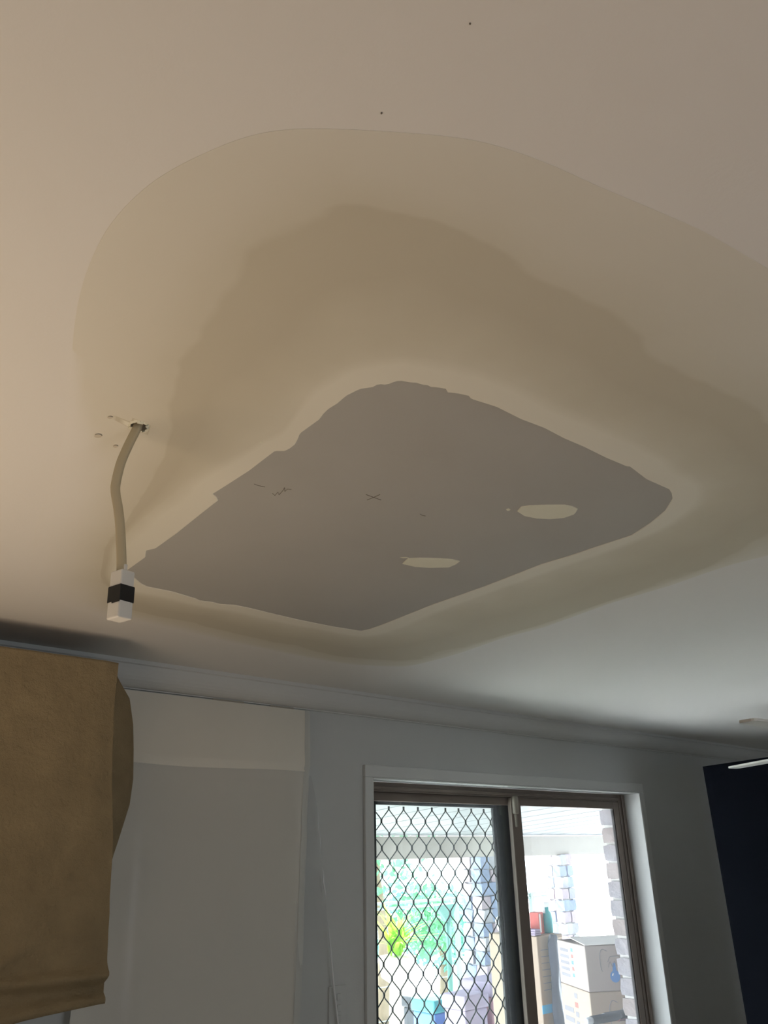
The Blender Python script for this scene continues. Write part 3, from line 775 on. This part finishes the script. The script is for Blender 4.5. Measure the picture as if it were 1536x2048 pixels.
# switch plate
sw = tag(empty('light_switch', (1.877, 2.4, 1.37)), 'vertical light switch plate on the wall between plastic sheet and sliding door', 'light switch')
box('plate', -.038, .038, -.009, 0, -.058, .058, M['wall'], sw, .003)
for zc in (.026, -.006, -.036):
    o = box('rocker', -.008, .008, -.014, -.008, zc - .010, zc + .010, M['wall'], sw, .002)
    o.data.transform(Matrix.Translation((0, 0, 0)))

# ------------------------------------------------------------------ tall dark cabinet at the right
TCZ = 2.17
P0 = on_ceiling(1405, 1533, TCZ); P1 = on_ceiling(1467, 1524, TCZ)
dr = (P1 - P0); dr.z = 0; dr.normalize()
tcab = tag(empty('tall_cabinet', (P0.x, P0.y, 0), math.atan2(dr.y, dr.x)), 'tall dark navy cabinet at the right beside the sliding door', 'cabinet')
tcx = .55
box('carcass', 0, tcx, .018, .60, .08, TCZ, M['navy'], tcab, .002)
box('plinth', .02, tcx - .02, .03, .58, 0, .08, M['navy'], tcab)
box('side_panel', 0, tcx, 0, .0185, 0, TCZ, M['navy'], tcab, .001)
for k in range(2):
    dd = box('door', tcx + .0, tcx + .018, .02 + k * .29, .305 + k * .29, .085, TCZ - .005, M['navy'], tcab, .002)
    box('handle', tcx + .018, tcx + .032, .27 + k * .06, .29 + k * .06, .95, 1.15, M['black'], dd, .003)

# ------------------------------------------------------------------ ceiling fan at the right edge
FZ = 2.1
T1 = on_ceiling(1492, 1441, FZ); T2 = on_ceiling(1465, 1535.5, FZ)
mid = (T1 + T2) / 2; e_ = (T2 - T1); Rf = e_.length / math.sqrt(3); e_.normalize()
hub = mid + Vector((e_.y, -e_.x, 0)) * (Rf / 2)
fan = tag(empty('ceiling_fan', (hub.x, hub.y, 2.4)), 'white ceiling fan, two blade tips reaching in at the right edge', 'ceiling fan')
lathe('canopy', [(.005, 0), (.065, 0), (.06, -.04), (.02, -.06)], M['fan'], fan)
lathe('downrod', [(.012, -.05), (.012, -.22)], M['fan'], fan, 10)
lathe('motor_housing', [(.02, -.20), (.09, -.215), (.11, -.25), (.11, -.30), (.08, -.325), (.02, -.335)], M['fan'], fan, 24)
a1 = math.atan2(T1.y - hub.y, T1.x - hub.x); a2 = math.atan2(T2.y - hub.y, T2.x - hub.x)
for a, pitch in ((a1, 1), (a2, 1), ((a1 + a2) / 2 + math.pi, 1)):
    bm = bmesh.new()
    sec = [(.10, .020), (.16, .025), (.24, .028), (Rf * .6, .027), (Rf - .03, .024), (Rf - .01, .022), (Rf - .003, .018), (Rf, .012)]
    up = []; dn = []
    for r, w_ in sec:
        up.append([bm.verts.new((r, s_ * w_, .003)) for s_ in (-1, 0, 1)]); dn.append([bm.verts.new((r, s_ * w_, -.003)) for s_ in (-1, 0, 1)])
    for i in range(len(sec) - 1):
        for k in range(2):
            bm.faces.new((up[i][k], up[i + 1][k], up[i + 1][k + 1], up[i][k + 1])); bm.faces.new((dn[i][k], dn[i][k + 1], dn[i + 1][k + 1], dn[i + 1][k]))
        bm.faces.new((up[i][0], dn[i][0], dn[i + 1][0], up[i + 1][0])); bm.faces.new((up[i][2], up[i + 1][2], dn[i + 1][2], dn[i][2]))
    for u_, d_ in ((up[0], dn[0]), (up[-1], dn[-1])):
        bm.faces.new((u_[0], u_[1], u_[2], d_[2], d_[1], d_[0]))
    bmesh.ops.recalc_face_normals(bm, faces=bm.faces[:])
    bmesh.ops.transform(bm, verts=bm.verts[:], matrix=Matrix.Translation((0, 0, FZ - 2.4)) @ Matrix.Rotation(a, 4, 'Z') @ Matrix.Rotation(math.radians(pitch), 4, 'X'))
    from_bm('blade', bm, M['fan'], fan)

# ------------------------------------------------------------------ outside: patio
GZ = -.30
tag(box('ground_paving', -4, 16, 2.75, 5.6, GZ - .1, GZ, M['paving']), kind='structure')
tag(box('ground_yard', -10, 30, 5.6, 26, GZ - .12, GZ - .01, M['lawn']), kind='structure')
# sloping patio ceiling of lining boards running out from the house
pc = tag(empty('patio_ceiling', (4, 3.8, 2.1)), kind='structure')
bm_me = None
y0, y1, z0, z1 = 2.67, 4.95, 2.125, 1.955
bwid = .30
me = bpy.data.meshes.new('lining_board')
bm = bmesh.new()
g = .011
vs_ = []
for x in (g, bwid - g):
    for (y, z) in ((y0, z0), (y1, z1), (y1, z1 + .02), (y0, z0 + .02)): vs_.append(bm.verts.new((x, y - 3.8, z - 2.1)))
for f in ((0, 1, 2, 3), (4, 7, 6, 5), (0, 4, 5, 1), (2, 6, 7, 3), (0, 3, 7, 4), (1, 5, 6, 2)): bm.faces.new([vs_[i] for i in f])
bmesh.ops.recalc_face_normals(bm, faces=bm.faces[:])
bm.to_mesh(me); bm.free(); me.materials.append(M['lining'])
x = 1.6
while x < 9.5:
    o = bpy.data.objects.new('lining_board', me); C.objects.link(o); o.parent = pc; o.location = (x - 4, 0, 0); x += bwid
data('roof_backing', [(1.6 - 4, y0 - 3.8, z0 - 2.1 + .022), (9.5 - 4, y0 - 3.8, z0 - 2.1 + .022), (9.5 - 4, y1 - 3.8, z1 - 2.1 + .022), (1.6 - 4, y1 - 3.8, z1 - 2.1 + .022),
     (1.6 - 4, y0 - 3.8, z0 - 2.1 + .10), (9.5 - 4, y0 - 3.8, z0 - 2.1 + .10), (9.5 - 4, y1 - 3.8, z1 - 2.1 + .10), (1.6 - 4, y1 - 3.8, z1 - 2.1 + .10)],
     [(0, 1, 2, 3), (4, 7, 6, 5), (0, 4, 5, 1), (1, 5, 6, 2), (2, 6, 7, 3), (3, 7, 4, 0)], M['dark_grey'], pc)
tag(box('trim_5', 1.6, 9.5, 4.93, 5.06, 1.785, 1.950, M['beam'], None, .004), kind='structure')
# pillars of stacked stone
stone_meshes = []
for s_ in range(4):
    for mm in ('stone1', 'stone2', 'stone3'):
        me = rough_brick(.145, .125, .088, s_ * 3 + 70, .010); me.materials.append(M[mm]); stone_meshes.append(me)
def pillar(px0, px1, y, w_, label, topz=1.785, seed=1, core='mortar'):
    rr = random.Random(seed)
    a = on_plane((px0 + px1) / 2, 1720, y)
    t = tag(empty('stone_pillar', (a.x, y, GZ), 0), label, 'pillar', 'stone pillars holding up the patio roof')
    box('core', -w_ / 2 + .02, w_ / 2 - .02, -w_ / 2 + .02, w_ / 2 - .02, 0, topz - GZ, M[core], t)
    r = 0; z = .05
    while z < topz - GZ - .03:
        for sx, sy in ((-1, -1), (1, -1), (-1, 1), (1, 1)):
            m_ = rr.choice(stone_meshes)
            o = bpy.data.objects.new('stone', m_); C.objects.link(o); o.parent = t
            o.location = (sx * (w_ / 4 + rr.uniform(-.006, .006)), sy * (w_ / 4 + .004), z); o.rotation_euler = (0, 0, (math.pi / 2 if (r + (sx > 0)) % 2 else 0) + rr.uniform(-.05, .05))
            o.scale = (w_ / .28, w_ / .28, 1)
        z += .095; r += 1
    return t
pillar(1090, 1140, 5.0, .19, 'stacked stone patio pillar seen through the clear right pane', seed=4)
pillar(930, 985, 4.75, .22, 'stacked stone patio pillar behind the diamond grille', seed=9, core='stone2')

# cartons ------------------------------------------------------------------
def carton(name, px, py, y, zb_, zt_, wa, wb, yaw, label, m, m2=None, group=None):
    """corner nearest the camera at pixel column px; two visible faces of width wa (left) and wb (right)"""
    a = on_plane(px, py, y)
    t = tag(empty(name, (a.x, a.y, zb_), yaw), label, 'cardboard box', group)
    box('body', 0, wb, 0, wa, 0, zt_ - zb_ - .004, m, t, .004)
    return t
# corner points towards the camera: local +x runs along the right face, local +y along the left face
YB = math.radians(-30)
c0 = on_plane(1176, 1960, 3.05)
def ctn(zb_, zt_, label, m, dx=0.0):
    t = tag(empty('cardboard_box', (c0.x + dx, c0.y, zb_), YB), label, 'cardboard box', 'cartons stacked on the patio')
    box('body', 0, .42, 0, .40, 0, zt_ - zb_, m, t, .005)
    return t
b1 = ctn(1.105, 1.330, 'top carton of the stack behind the glass with blue drop logo and grey printed bars', M['carton2'])
b2 = ctn(.800, 1.103, 'second carton of the stack behind the glass with red print and handwriting', M['carton'])
b3 = ctn(.50, .798, 'third carton of the stack behind the glass', M['carton'])
b4 = ctn(.20, .498, 'fourth carton of the stack behind the glass', M['carton2'])
b5 = ctn(GZ, .198, 'bottom carton of the stack on the paving', M['carton'])
def on_left(name, y0_, y1_, z0_, z1_, m, t):       # print on the face x=0
    return box(name, -.0008, .0008, y0_, y1_, z0_, z1_, m, t)
def on_right(name, x0_, x1_, z0_, z1_, m, t):      # print on the face y=0
    return box(name, x0_, x1_, -.0008, .0008, z0_, z1_, m, t)
on_left('label_sheet', .16, .385, .03, .205, M['white_print'], b1)
for k in range(5):
    o = on_left('printed_bar', .235, .365, .042 + k * .032, .060 + k * .032, M['grey_print'], b1); o.location.x = -.0006
for k in range(5):
    o = on_left('printed_block', .172, .205, .05 + k * .032, .070 + k * .032, M['red_print'] if k % 2 else M['blue_print'], b1); o.location.x = -.0006
for k in range(6):
    on_left('printed_block', .17, .215, .02 + k * .046, .046 + k * .046, M['red_print'] if k in (1, 4) else M['grey_print'], b2)
for k in range(4):
    on_left('printed_bar', .24, .37, .02 + k * .05, .045 + k * .05, M['grey_print'], b2)
on_left('white_label', .09, .155, .165, .215, M['white_print'], b1)
def drop_logo(t, cx, cz):
    bm = bmesh.new(); vs_ = []
    for k in range(20):
        a = 2 * math.pi * k / 20
        vs_.append(bm.verts.new((cx + .030 * math.cos(a), -.0012, cz + .030 * math.sin(a))))
    bm.faces.new(vs_)
    vs_ = [bm.verts.new((cx + x_, -.0013, cz + z_)) for x_, z_ in ((-.012, .024), (.012, .024), (.007, .066), (-.007, .066))]
    bm.faces.new(vs_)
    bmesh.ops.recalc_face_normals(bm, faces=bm.faces[:])
    tag(from_bm('drop_logo', bm, M['blue_print'], t), 'blue round drop emblem')
    tube('logo_highlight', [(cx - .016, -.0016, cz + .004), (cx - .010, -.0016, cz + .016)], .0035, M['white_print'], t, 6)
drop_logo(b1, .165, .070)
def scrawl(t, x0_, z0_, s_):
    pts = [(.05, .09), (.02, .10), (0, .07), (0, .0), (.01, -.02)]
    tube('printed_stroke', spline([(x0_ + a * s_, -.0012, z0_ + b * s_) for a, b in pts], 4), .0016, M['grey_print'], t, 5)
    pts = [(.05, .03), (.065, .055), (.085, .06), (.11, .06), (.13, .055), (.15, .03)]
    tube('printed_stroke', spline([(x0_ + a * s_, -.0012, z0_ + b * s_) for a, b in pts], 4), .0016, M['grey_print'], t, 5)
    pts = [(.05, 0), (.065, .03), (.08, .0), (.095, .032), (.11, 0), (.125, .03), (.15, .045)]
    tube('printed_stroke', spline([(x0_ + a * s_, -.0012, z0_ + b * s_) for a, b in pts], 4), .0014, M['grey_print'], t, 5)
scrawl(b1, .085, .115, .9); scrawl(b2, .11, .16, 1.0)
o = box('open_flap', 0, .42, -.0, .20, 0, .004, M['white_print'], b1); o.location = (0, .0, .228); o.rotation_euler = (math.radians(6), 0, 0)
o = box('open_flap', 0, .40, 0, .19, 0, .004, M['carton'], b1); o.location = (.01, .205, .250); o.rotation_euler = (math.radians(-6), 0, 0)
# the second stack, left of it
c1 = on_plane(1133, 1960, 3.56)
def ctl_(zb_, zt_, label, m):
    t = tag(empty('cardboard_box', (c1.x - .26, c1.y, zb_), 0), label, 'cardboard box', 'cartons stacked on the patio')
    box('body', 0, .26, 0, .40, 0, zt_ - zb_, m, t, .005); return t
k1 = ctl_(.62, 1.335, 'tall carton with blue tape beside the printed carton stack', M['carton'])
k2 = ctl_(GZ, .618, 'carton under the tall blue-taped carton', M['carton2'])
tag(box('blue_tape', -.001, .261, -.0012, .001, .30, .345, M['blue_tape'], k1), 'strip of blue tape')
for k in range(7):
    box('printed_line', .03, .22, -.0012, .0005, .42 + k * .036, .424 + k * .036, M['grey_print'], k1)
# dark plastic bag hanging down between the stacks
bm = bmesh.new()
aa = on_plane(1097, 1880, 3.525); tb = aa.z
def bagpt(u, v):
    x_ = aa.x - .01 + .105 * u + .010 * math.sin(v * 9)
    y_ = aa.y - .02 * math.sin(math.pi * u) - .012 * noise.noise(Vector((u * 5, v * 4, 2)))
    return Vector((x_, y_, tb + .03 - v * .66 - .05 * (abs(u - .5) * 2) ** 2))
grid = [[bm.verts.new(bagpt(i / 8, j / 24)) for i in range(9)] for j in range(25)]
gb = [[bm.verts.new(bagpt(i / 8, j / 24) + Vector((.0, .03 * math.sin(math.pi * i / 8) + .002, 0))) for i in range(9)] for j in range(25)]
for j in range(24):
    for i in range(8):
        bm.faces.new((grid[j][i], grid[j][i + 1], grid[j + 1][i + 1], grid[j + 1][i])); bm.faces.new((gb[j][i], gb[j + 1][i], gb[j + 1][i + 1], gb[j][i + 1]))
bmesh.ops.recalc_face_normals(bm, faces=bm.faces[:])
tag(from_bm('plastic_bag', bm, M['bag_black'], None, True), 'dark grey plastic bag hanging between the two carton stacks', 'plastic bag')
# things on top of the tall carton
tp = Vector((c1.x - .26, c1.y, 1.337))
rd = empty('red_carton', tp + Vector((.140, .10, 0)), .35); tag(rd, 'small red and white carton standing on the tall blue-taped carton', 'carton')
box('body', -.05, .05, -.03, .03, 0, .125, M['red'], rd, .003)
box('white_panel', -.04, -.012, -.0310, -.029, .01, .115, M['white_print'], rd)
box('dark_stripe', .012, .022, -.0310, -.029, .01, .110, M['bark'], rd)
sp_ = empty('spray_bottle', tp + Vector((.224, .08, 0))); tag(sp_, 'teal spray bottle standing on the cartons before the stone pillar', 'bottle')
lathe('bottle', [(.030, 0), (.034, .01), (.034, .08), (.026, .115), (.013, .135), (.013, .15)], M['teal'], sp_)
box('trigger_head', -.035, .018, -.012, .012, .150, .178, M['white_plastic'], sp_, .004)
box('trigger', -.030, -.022, -.006, .006, .115, .152, M['white_plastic'], sp_, .002)
cl = empty('folded_cloth', tp + Vector((.038, .065, 0))); tag(cl, 'folded lilac cloth lying on the tall carton', 'cloth')
for k in range(3):
    box('fold', -.032 + k * .002, .032 - k * .003, -.05, .05, k * .012, .012 + k * .012, M['purple'], cl, .005)
wb = empty('white_bag', tp + Vector((.055, .32, 0))); tag(wb, 'crumpled white plastic bag on the tall carton', 'plastic bag')
def blob(name, r, sc_, m, parent, seed, amp=.25, sub=3):
    bm = bmesh.new(); bmesh.ops.create_icosphere(bm, subdivisions=sub, radius=1)
    for v in bm.verts:
        n_ = 1 + amp * noise.noise(v.co * 1.8 + Vector((seed, seed * 2.3, 0))) + amp * .5 * noise.noise(v.co * 4.5 + Vector((seed, 0, 3)))
        v.co = Vector((v.co.x * sc_[0], v.co.y * sc_[1], v.co.z * sc_[2])) * r * n_
    zmin = min(v.co.z for v in bm.verts)
    for v in bm.verts: v.co.z -= zmin
    return from_bm(name, bm, m, parent, True)
blob('bag', .05, (1, .8, 1.1), M['white_plastic'], wb, 3.1)
tube('knot', [(0, 0, .10), (.01, 0, .12), (.02, 0, .135)], [.010, .006, .012], M['white_plastic'], wb, 8)
nb_ = empty('navy_bucket', tp + Vector((.185, .305, 0))); tag(nb_, 'dark blue bucket behind the spray bottle', 'bucket')
lathe('pail', [(.045, 0), (.058, .13), (.062, .135), (.062, .142), (.052, .142)], M['blue'], nb_)
tube('bail_handle', spline([(-.06, 0, .137), (-.04, -.02, .18), (0, -.03, .195), (.04, -.02, .18), (.06, 0, .137)], 5), .003, M['dark_grey'], nb_, 6)
# white rag on the brick edge
rg = on_plane(1243, 1985, 2.66)
bm = bmesh.new()
wid = [.012, .030, .028, .018, .022, .026, .024, .016, .006]
rows_ = []
for j, w_ in enumerate(wid):
    zz = rg.z + .055 - j * .0155
    rows_.append([bm.verts.new((rg.x - .008 + .003 * math.sin(j) + w_ * s_, 2.566 + .006 * math.cos(s_ * 2 + j) - .03 * 0, zz + .004 * s_)) for s_ in (-1, -.4, .3, 1)])
for j in range(len(wid) - 1):
    for i in range(3): bm.faces.new((rows_[j][i], rows_[j][i + 1], rows_[j + 1][i + 1], rows_[j + 1][i]))
bmesh.ops.solidify(bm, geom=bm.faces[:], thickness=.003)
bmesh.ops.recalc_face_normals(bm, faces=bm.faces[:])
tag(from_bm('white_rag', bm, M['white_plastic'], None, True), 'white rag hanging on the brick edge right of the glass', 'rag')
# rolled things at the bottom edge
for k, (pa, pb, m1, m2, lab) in enumerate((
        ((1172, 2043), (1245, 2052), 'dark_grey', 'white_plastic', 'dark roller with a white tip, nearest the glass at the bottom'),
        ((1200, 2036), (1262, 2046), 'dark_grey', 'white_plastic', 'dark roller with a white tip, behind the nearest one'),
        ((1226, 2036), (1266, 2040), 'rose', 'red_print', 'red roller at the foot of the brick edge'))):
    yy = 2.755 + .045 * k
    A = on_plane(*pa, yy); Bp = on_plane(*pb, yy); Bp = A + (Bp - A).normalized() * .30; Bp.z = A.z - .01
    t = tag(empty('paint_roller', A), lab, 'roller', 'rollers on the crate outside the door')
    v_ = Bp - A
    tube('tip', [v_ * 0, v_ * .02, v_ * .10, v_ * .16], [.006, .014, .017, .017], M[m2], t, 10)
    tube('sleeve', [v_ * .15, v_ * .9, v_], [.0195, .0195, .012], M[m1], t, 10)
cr_ = on_plane(1215, 2056, 2.85)
crt = empty('storage_crate', (cr_.x, 2.89, GZ)); tag(crt, 'storage crate under the rollers outside the door', 'crate')
box('tub', -.16, .22, -.15, .0, 0, cr_.z - GZ - .012, M['dark_grey'], crt, .01)

# ------------------------------------------------------------------ garden behind the grille
def leaves(name, centers, n, size, m, parent=None, seed=1, droop=.3):
    rr = random.Random(seed); v = []; f = []
    for _ in range(n):
        c, r = rr.choice(centers)
        d = Vector((rr.gauss(0, 1), rr.gauss(0, 1), rr.gauss(0, 1))).normalized() * r * rr.random() ** .4
        p = Vector(c) + d
        a = Vector((rr.gauss(0, 1), rr.gauss(0, 1), rr.gauss(0, 1) - droop)).normalized()
        b = a.cross(Vector((rr.gauss(0, 1), rr.gauss(0, 1), rr.gauss(0, 1)))).normalized()
        s_ = size * rr.uniform(.6, 1.4); i = len(v)
        v += [p, p + a * s_ * .5 + b * s_ * .28, p + a * s_, p + a * s_ * .5 - b * s_ * .28]; f.append((i, i + 1, i + 2, i + 3))
    o = data(name, v, f, m, parent); o['kind'] = 'stuff'
    return o
def tree(px, y, h, label, m, seed, blobs, leafn, size, group='trees and shrubs of the garden'):
    a = on_plane(px, 1750, y)
    t = tag(empty('garden_tree', (a.x, y, GZ)), label, 'tree', group)
    tube('trunk', spline([(0, 0, 0), (.05, .02, h * .35), (-.03, .05, h * .7), (.02, 0, h * .9)], 4), [.09] * 4 + [.07] * 4 + [.04] * 5, M['bark'], t, 8)
    leaves('crown', blobs, leafn, size, m, t, seed)
    return t
tree(762, 9.5, 2.6, 'leafy green tree at the left behind the grille', M['leaf'], 21, [((0, 0, 2.2), .9), ((-.9, .3, 1.8), .8), ((.7, -.2, 1.2), .5), ((-.5, 0, 2.9), .7), ((-1.6, 0, 2.4), .9)], 3000, .11)
tree(880, 10.5, 1.3, 'blue-green shrub behind the green pole', M['leaf_teal'], 22, [((0, 0, 1.0), .7), ((1.0, 0, .9), .6), ((-1.0, .2, 1.1), .7)], 2000, .11)
tree(940, 12.2, .9, 'low blue-green shrub left of the grilled stone pillar', M['leaf_teal'], 23, [((0, 0, .75), .45), ((.5, .1, .6), .4), ((-.5, 0, .6), .38)], 1600, .12)
# strappy lime plant in the pot
sp0 = on_plane(795, 1905, 6.3)
pp = tag(empty('strappy_plant', (sp0.x, 6.3, GZ)), 'bright lime strappy plant in a pale pot behind the grille', 'plant')
lathe('pot', [(.16, 0), (.22, .34), (.24, .36), (.24, .40), (.20, .40)], M['terracotta'], pp, 20)
h0 = sp0.z - GZ
lathe('stand', [(.10, .40), (.08, h0 - .25), (.16, h0 - .20), (.18, h0 - .03), (.12, h0 - .03)], M['terracotta'], pp, 16)
rr = random.Random(8)
leaf_me = []
for s_ in range(5):
    v = []; f = []
    for k in range(7):
        t_ = k / 6; w_ = .030 * math.sin(math.pi * min(.98, t_ * .85 + .14)); bend = .22 + .09 * s_
        v += [(-w_, bend * t_ * t_ * 1.2, .42 * t_ - .32 * bend * t_ ** 3), (w_, bend * t_ * t_ * 1.2, .42 * t_ - .32 * bend * t_ ** 3)]
        if k: f.append((2 * k - 2, 2 * k - 1, 2 * k + 1, 2 * k))
    me = bpy.data.meshes.new('leaf'); me.from_pydata(v, [], f); me.materials.append(M['leaf_bright']); leaf_me.append(me)
for k in range(54):
    o = bpy.data.objects.new('leaf', rr.choice(leaf_me)); C.objects.link(o); o.parent = pp
    o.location = (rr.uniform(-.07, .07), rr.uniform(-.07, .07), h0 - .05 + rr.uniform(0, .12)); o.rotation_euler = (rr.uniform(-.3, .5), 0, rr.uniform(0, 2 * math.pi)); sc_ = rr.uniform(.5, .8); o.scale = (sc_, sc_, sc_)
# fence: posts, rails and wires
fy_ = 7.8
fa = on_plane(757, 1808, fy_)
fn = tag(empty('garden_fence', (6.8, fy_, GZ)), 'grey-green garden fence with double top rail and wires', 'fence')
ztop = fa.z - GZ
for dz in (0, -.055): tube('rail', [(-3.5, 0, ztop + dz), (3.2, 0, ztop + dz)], .016, M['fence'], fn, 8)
for k in range(5): box('post', -3.3 + k * 1.5, -3.25 + k * 1.5, -.025, .025, 0, ztop, M['fence'], fn)
for z_ in (.75, .42, .12): tube('wire', [(-3.5, 0, z_), (0, 0, z_ - .02), (3.2, 0, z_)], .005, M['fence'], fn, 6)
# green pole with triangular bracket
gp = on_plane(893, 1810, 6.6)
gpo = tag(empty('green_post', (gp.x, 6.6, GZ)), 'green metal post with a triangular bracket on top', 'post')
tube('shaft', [(0, 0, 0), (.015, 0, gp.z - GZ - .10)], .028, M['green_metal'], gpo, 10)
bm = bmesh.new()
q = [(-.17, 0, gp.z - GZ), (.13, 0, gp.z - GZ + .01), (.045, 0, gp.z - GZ - .16), (-.02, 0, gp.z - GZ - .16)]
a_ = [bm.verts.new((x_, -.02, z_)) for x_, _, z_ in q]; b_ = [bm.verts.new((x_, .02, z_)) for x_, _, z_ in q]
bm.faces.new(a_); bm.faces.new(b_[::-1])
for k in range(4): bm.faces.new((a_[k], b_[k], b_[(k + 1) % 4], a_[(k + 1) % 4]))
bmesh.ops.recalc_face_normals(bm, faces=bm.faces[:])
from_bm('bracket', bm, M['green_metal'], gpo)
# chest and stacked things before the grilled pillar
def patio_thing(name, px, py, y, w_, d_, m, label, cat, lidm=None):
    a = on_plane(px, py, y)
    t = tag(empty(name, (a.x, y, GZ)), label, cat)
    hh = a.z - GZ
    box('body', -w_ / 2, w_ / 2, -d_ / 2, d_ / 2, 0, hh * .93, m, t, .012)
    box('lid', -w_ / 2 - .012, w_ / 2 + .012, -d_ / 2 - .012, d_ / 2 + .012, hh * .93, hh, lidm or m, t, .012)
    return t
patio_thing('storage_tub', 985, 1955, 4.45, .36, .28, M['rose'], 'dusty rose storage tub by the meeting stile of the screen', 'storage tub', M['purple'])
patio_thing('storage_tub', 930, 1985, 4.38, .22, .20, M['purple'], 'lilac storage tub left of the rose tub behind the grille', 'storage tub')
patio_thing('cool_box', 868, 1994, 4.75, .22, .22, M['blue'], 'dark blue cool box with teal lid at the foot of the grille', 'cool box', M['teal'])
patio_thing('pot_stand', 838, 1990, 5.25, .18, .18, M['dark_grey'], 'narrow charcoal planter left of the blue cool box', 'planter')
bl = on_plane(1010, 1870, 4.16)
br = tag(empty('blue_broom', (bl.x, 4.16, GZ)), 'pale blue broom handle leaning beside the grilled pillar', 'broom')
tube('handle', [(-.25, -.05, .0), (.0, 0, bl.z - GZ)], .011, M['blue_tape'], br, 8)
box('head', -.37, -.13, -.09, -.02, 0, .10, M['blue'], br, .01)
